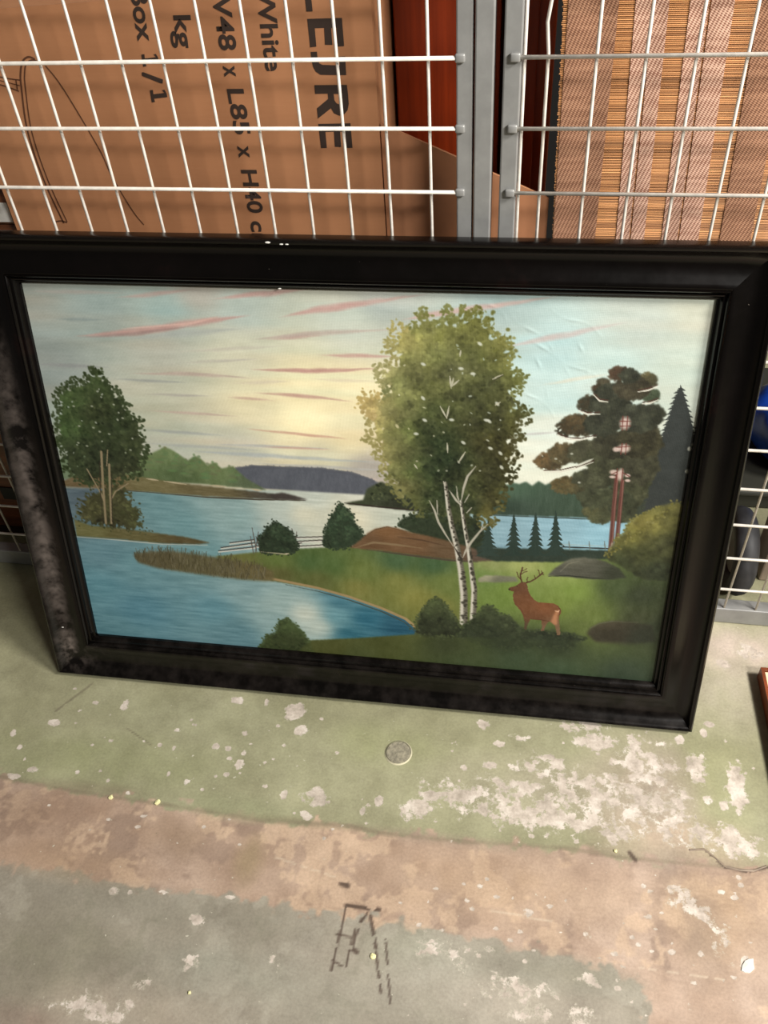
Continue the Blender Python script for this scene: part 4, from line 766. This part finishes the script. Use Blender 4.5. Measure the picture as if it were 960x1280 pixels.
AB = [(bz([p])[0], c) for p, c in [((380, 130), (112, 116, 58)), ((490, 130), (106, 112, 54)), ((640, 130), (98, 102, 42)), ((240, 190), (160, 152, 84)), ((280, 240), (150, 146, 78)), ((350, 200), (118, 122, 62)), ((220, 290), (146, 142, 82)), ((500, 220), (112, 116, 56)), ((680, 230), (108, 112, 52)), ((790, 260), (118, 120, 58)), ((780, 320), (108, 112, 52)),
      ((170, 410), (146, 144, 90)), ((300, 350), (112, 116, 62)), ((450, 330), (96, 102, 54)), ((620, 330), (84, 90, 46)), ((540, 400), (86, 90, 54)), ((860, 440), (98, 104, 48)), ((840, 490), (100, 106, 50)), ((700, 460), (70, 76, 40)), ((250, 460), (108, 114, 64)), ((90, 540), (178, 158, 92)), ((120, 600), (170, 152, 92)), ((180, 600), (126, 128, 74)), ((280, 560), (104, 110, 60)),
      ((400, 500), (92, 98, 50)), ((430, 600), (64, 74, 38)), ((600, 560), (66, 72, 38)), ((760, 560), (68, 72, 38)), ((880, 600), (70, 74, 34)), ((880, 655), (66, 66, 30)), ((650, 650), (50, 54, 28)), ((120, 700), (150, 142, 84)), ((110, 760), (142, 136, 78)), ((200, 720), (116, 120, 64)), ((300, 700), (82, 92, 46)), ((380, 700), (50, 62, 32)), ((450, 760), (36, 48, 26)), ((480, 860), (32, 46, 26)),
      ((560, 880), (40, 50, 28)), ((420, 900), (38, 52, 28)), ((700, 760), (56, 56, 26)), ((800, 830), (58, 56, 24)), ((820, 910), (50, 50, 22)), ((740, 900), (56, 58, 30)), ((660, 900), (56, 58, 30)), ((150, 850), (142, 138, 80)), ((220, 880), (110, 114, 62)), ((320, 900), (72, 84, 42)), ((260, 990), (116, 116, 64)), ((320, 1040), (84, 90, 46)), ((400, 1040), (44, 56, 30)), ((500, 1020), (34, 48, 28)), ((700, 1020), (66, 66, 32)), ((700, 1100), (84, 82, 38)), ((600, 1080), (40, 50, 28)), ((640, 1000), (52, 58, 30))]]
fill(birch, AB, 2, 20, (8, 8), seed=31); leaves(birch, AB, 6000, 1.5, 3.6, 32, .62, 11, cl=30, cs=13); 
def edge_col(q):
    P = np.array([T([a[0]])[0] for a in EB]); return EB[int(np.argmin(((P - q) ** 2).sum(1)))][1]
EB = AB; rough_edge(birch, edge_col, 900, 3.4, 33, 4, 9)
nibble(birch, 330, 4.4, 34, 4)
for k in range(50): q = T(bz([(rng.uniform(80, 880), rng.uniform(200, 950))]))[0]; restore(q[0], q[1], 2.6 * rng.uniform(.4, 1), 1.7 * rng.uniform(.4, 1), rng.uniform(0, 3), .55)
rough_edge(birch, edge_col, 900, 3.8, 39, 4.5, 9)
for x, y in [(370, 540), (378, 650), (335, 718), (512, 648), (685, 650), (570, 762), (740, 568), (560, 392), (620, 418), (655, 268), (372, 370), (705, 790), (755, 815), (760, 885), (240, 680), (700, 655)]: p = T(bz([(x, y)]))[0]; dabB(p[0], p[1], 3.4, 2, rng.random(), (196, 204, 190) if x > 300 else (190, 186, 140), .85)
for pts in ([(505, 430), (510, 490)], [(550, 450), (515, 480)], [(522, 440), (514, 480)], [(455, 580), (488, 640)], [(500, 580), (488, 640)], [(490, 765), (492, 812)], [(580, 808), (545, 862)], [(325, 870), (340, 892)], [(718, 445), (770, 422)], [(560, 300), (555, 330)], [(730, 575), (755, 560)]):
    stroke(bz(pts), 2.2, (176, 176, 152), .85)
stroke(bz([(700, 480), (740, 440), (770, 425)]), 1.6, (60, 60, 36), .8)
def trunk(cl, w0, w1, seed):
    r = random.Random(seed); P = np.array(cl); n = 60
    for k in range(n):
        s = k / (n - 1); u = s * (len(P) - 1); i = min(int(u), len(P) - 2); q = P[i] * (1 - u + i) + P[i + 1] * (u - i); w = w0 + (w1 - w0) * s; p = T([q])[0]
        dabB(p[0], p[1], w / 2, 4, 0, (168, 168, 152), 1, .25); dabB(p[0] + w * .26, p[1], w * .3, 4, 0, (70, 66, 54), .75, .5); dabB(p[0] - w * .2, p[1], w * .16, 4, 0, (208, 206, 190), .6, .5)
    for k in range(60):
        s = r.random(); u = s * (len(P) - 1); i = min(int(u), len(P) - 2); q = P[i] * (1 - u + i) + P[i + 1] * (u - i); w = w0 + (w1 - w0) * s; p = T([q])[0]
        dabB(p[0] + r.uniform(-.1, .5) * w, p[1], w * r.uniform(.14, .3), r.uniform(1, 2.6), r.uniform(-.4, .4), (46, 44, 34), .8)
trunk(lz([(480, 90), (492, 200), (510, 300), (535, 400), (555, 520), (568, 640), (566, 780)]), 4.5, 12, 1)
trunk(lz([(556, 180), (572, 290), (592, 400), (608, 520), (620, 620), (612, 765)]), 3.5, 9.5, 2)
for pts, w in [([(500, 120), (530, 165), (556, 195)], 3), ([(535, 100), (540, 150), (548, 175)], 2), ([(632, 0), (590, 50), (570, 110), (556, 185)], 3), ([(400, 172), (425, 220), (445, 280), (480, 340), (518, 398)], 3), ([(438, 170), (440, 240)], 1.6), ([(690, 288), (650, 325), (605, 380), (580, 420), (565, 455)], 3.4), ([(665, 290), (655, 320)], 1.6), ([(610, 205), (585, 232)], 1.6), ([(598, 140), (575, 180)], 1.4), ([(470, 75), (478, 100)], 2)]:
    stroke(lz(pts), w, (166, 164, 146), .9)
stroke(lz([(522, 400), (545, 440), (560, 470)]), 2.5, (46, 42, 34), .8)
# bushes at the birch foot, foreground shade
for pl, an2, n, sd in [(lz([(330, 830), (335, 770), (350, 740), (380, 690), (420, 655), (450, 660), (480, 690), (510, 730), (530, 760), (560, 810), (560, 850), (380, 850)]), [(lz([(430, 680)])[0], (62, 74, 42)), (lz([(440, 800)])[0], (38, 46, 28))], 420, 41),
                       (lz([(540, 850), (570, 790), (620, 755), (660, 700), (685, 685), (715, 700), (740, 735), (800, 745), (830, 780), (860, 810), (930, 815), (1100, 830), (1180, 850), (1100, 900), (700, 900)]), [(lz([(690, 700)])[0], (56, 68, 40)), (lz([(800, 770)])[0], (50, 60, 38)), (lz([(700, 840)])[0], (38, 48, 30)), (lz([(1000, 850)])[0], (36, 46, 30))], 700, 42),
                       (Tz([(75, 1245), (95, 1205), (125, 1195), (135, 1160), (165, 1145), (195, 1168), (215, 1190), (240, 1225), (250, 1262), (160, 1275)], 300, 340, 2.667), [((360, 775), (62, 80, 42)), ((360, 800), (48, 60, 30))], 340, 43)]:
    fill(pl, an2, 2, 8); leaves(pl, an2, n, 1.5, 3.2, sd, .6, 7); rough_edge(pl, lambda q, c=an2[0][1]: c, 130, 2.8, sd + 1, 3, 6)
fill([(388, 800), (470, 796), (525, 790), (560, 792), (850, 800), (850, 870), (330, 850)], AM, 2, 6, (8, 8), .55, seed=44)
# stag
st = tq([(130, 181), (133, 174), (142, 171), (160, 166), (172, 158), (182, 151), (196, 150), (207, 153), (211, 170), (214, 188), (224, 208), (238, 224), (255, 235), (290, 238), (320, 240), (338, 248), (350, 262), (353, 278), (346, 292), (342, 305), (345, 325), (347, 350), (349, 374), (334, 374), (330, 350), (324, 332), (308, 320), (302, 316), (292, 326), (284, 340), (280, 357), (267, 357), (270, 332), (268, 311), (245, 309), (222, 307), (214, 322), (208, 338), (206, 352), (196, 350), (197, 322), (192, 296), (180, 270), (168, 258), (156, 244), (149, 222), (148, 205), (152, 190), (143, 188), (134, 187)])
fill(st, [(tq([(150, 176)])[0], (91, 58, 38)), (tq([(185, 165)])[0], (98, 64, 40)), (tq([(180, 220)])[0], (105, 66, 38)), (tq([(200, 260)])[0], (109, 68, 38)), (tq([(280, 255)])[0], (123, 74, 42)), (tq([(320, 255)])[0], (112, 70, 40)), (tq([(230, 295)])[0], (98, 60, 34)), (tq([(340, 350)])[0], (112, 88, 61)), (tq([(204, 340)])[0], (73, 60, 42)), (tq([(275, 345)])[0], (105, 76, 53))], 0, 7, (4, 4))
fill(tq([(330, 272), (345, 268), (340, 290), (335, 330), (326, 332), (308, 318), (318, 296)]), (176, 120, 80), 1, 6, alpha=.85); stroke(tq([(328, 272), (340, 276), (345, 268)]), 1.6, (214, 170, 130), .9); stroke(tq([(340, 252), (349, 268), (345, 290)]), 1.6, (84, 46, 30), .7)
stroke(tq([(222, 306), (268, 310), (300, 316)]), 1.6, (84, 48, 30), .7); stroke(tq([(155, 240), (180, 262), (195, 290)]), 1.6, (96, 56, 34), .6); p = T(tq([(133, 181)]))[0]; dabB(p[0], p[1], 1.6, 1.4, 0, (40, 30, 24), .9); p = T(tq([(166, 168)]))[0]; dabB(p[0], p[1], .9, .8, 0, (40, 26, 20), .8)
stroke(tq([(205, 156), (216, 148), (222, 150)]), 2.4, (108, 64, 40), .9)
for pts, w in [([(188, 152), (182, 135), (180, 118), (186, 102), (190, 88)], 1.9), ([(184, 140), (172, 128), (166, 108)], 1.4), ([(181, 120), (196, 108), (210, 104)], 1.3), ([(186, 104), (200, 98), (208, 92)], 1.2), ([(204, 152), (222, 148), (244, 136), (262, 122), (276, 110)], 2), ([(210, 150), (208, 138), (212, 130)], 1.3), ([(244, 136), (240, 122)], 1.3), ([(262, 122), (260, 104), (256, 98)], 1.3), ([(268, 116), (280, 118)], 1.2), ([(272, 112), (270, 102)], 1.2)]: stroke(tq(pts), w, (74, 42, 30), .95, taper=False)
GR = BUF @ np.array([.3, .59, .11]); BUF[:] = (BUF * .85 + GR[..., None] * .15) * np.array([1.015, 1, 1.0])
cv_n = (vnoise(PHH, PW, 294, 450, 51) - .5) * 4 + (vnoise(PHH, PW, 60, 90, 52) - .5) * 4
BUF += cv_n[..., None]
gu = np.linspace(0, W_, PW); gv = np.linspace(H_, 0, PHH)
hh = np.zeros((PHH, PW))                              # slack folds in the canvas, upper right
for x0, y0, x1, y1 in [(640, 385, 700, 440), (650, 400, 720, 470), (690, 380, 760, 420), (700, 440, 760, 480), (640, 470, 700, 520), (665, 410, 690, 500), (720, 400, 740, 470), (600, 362, 640, 400)]:
    A1, B1 = T([(x0, y0), (x1, y1)]); d = B1 - A1; Xg, Yg = np.meshgrid(GXp, GYp); t = np.clip(((Xg - A1[0]) * d[0] + (Yg - A1[1]) * d[1]) / (d @ d), 0, 1)
    r_w = np.hypot(Xg - A1[0] - t * d[0], Yg - A1[1] - t * d[1] - 5 * np.sin(t * 7)); hh += .0005 * np.exp(-(r_w / 2.2) ** 2) * np.sin(math.pi * t)
me = grid_mesh('canvas', gu, gv, lambda X, Y: np.stack([X + MX, Y + MB, -DD + hh.ravel()], 1)); me.flip_normals()
set_attr(me, 'pigment', srgb(np.clip(BUF * PGAIN, 0, 255)))
N = NT('oil paint on canvas'); a = N.n('ShaderNodeAttribute', attribute_name='pigment'); N.base(a.outputs['Color']); N.rough(.5); N.b.inputs['Specular IOR Level'].default_value = .3
tc = N.n('ShaderNodeTexCoord'); sx = N.n('ShaderNodeSeparateXYZ'); N.l(tc.outputs['Object'], sx.inputs[0])
k = N.math('ADD', N.math('SINE', N.math('MULTIPLY', sx.outputs['X'], 4200)), N.math('SINE', N.math('MULTIPLY', sx.outputs['Y'], 4200)))
N.bump(N.math('ADD', N.math('MULTIPLY', k, .2), N.math('MULTIPLY', N.noise(N.obj((1, 3, 1)), 160, 4), 1.2)), .22, .0006)
link('canvas', me, N.m, root)
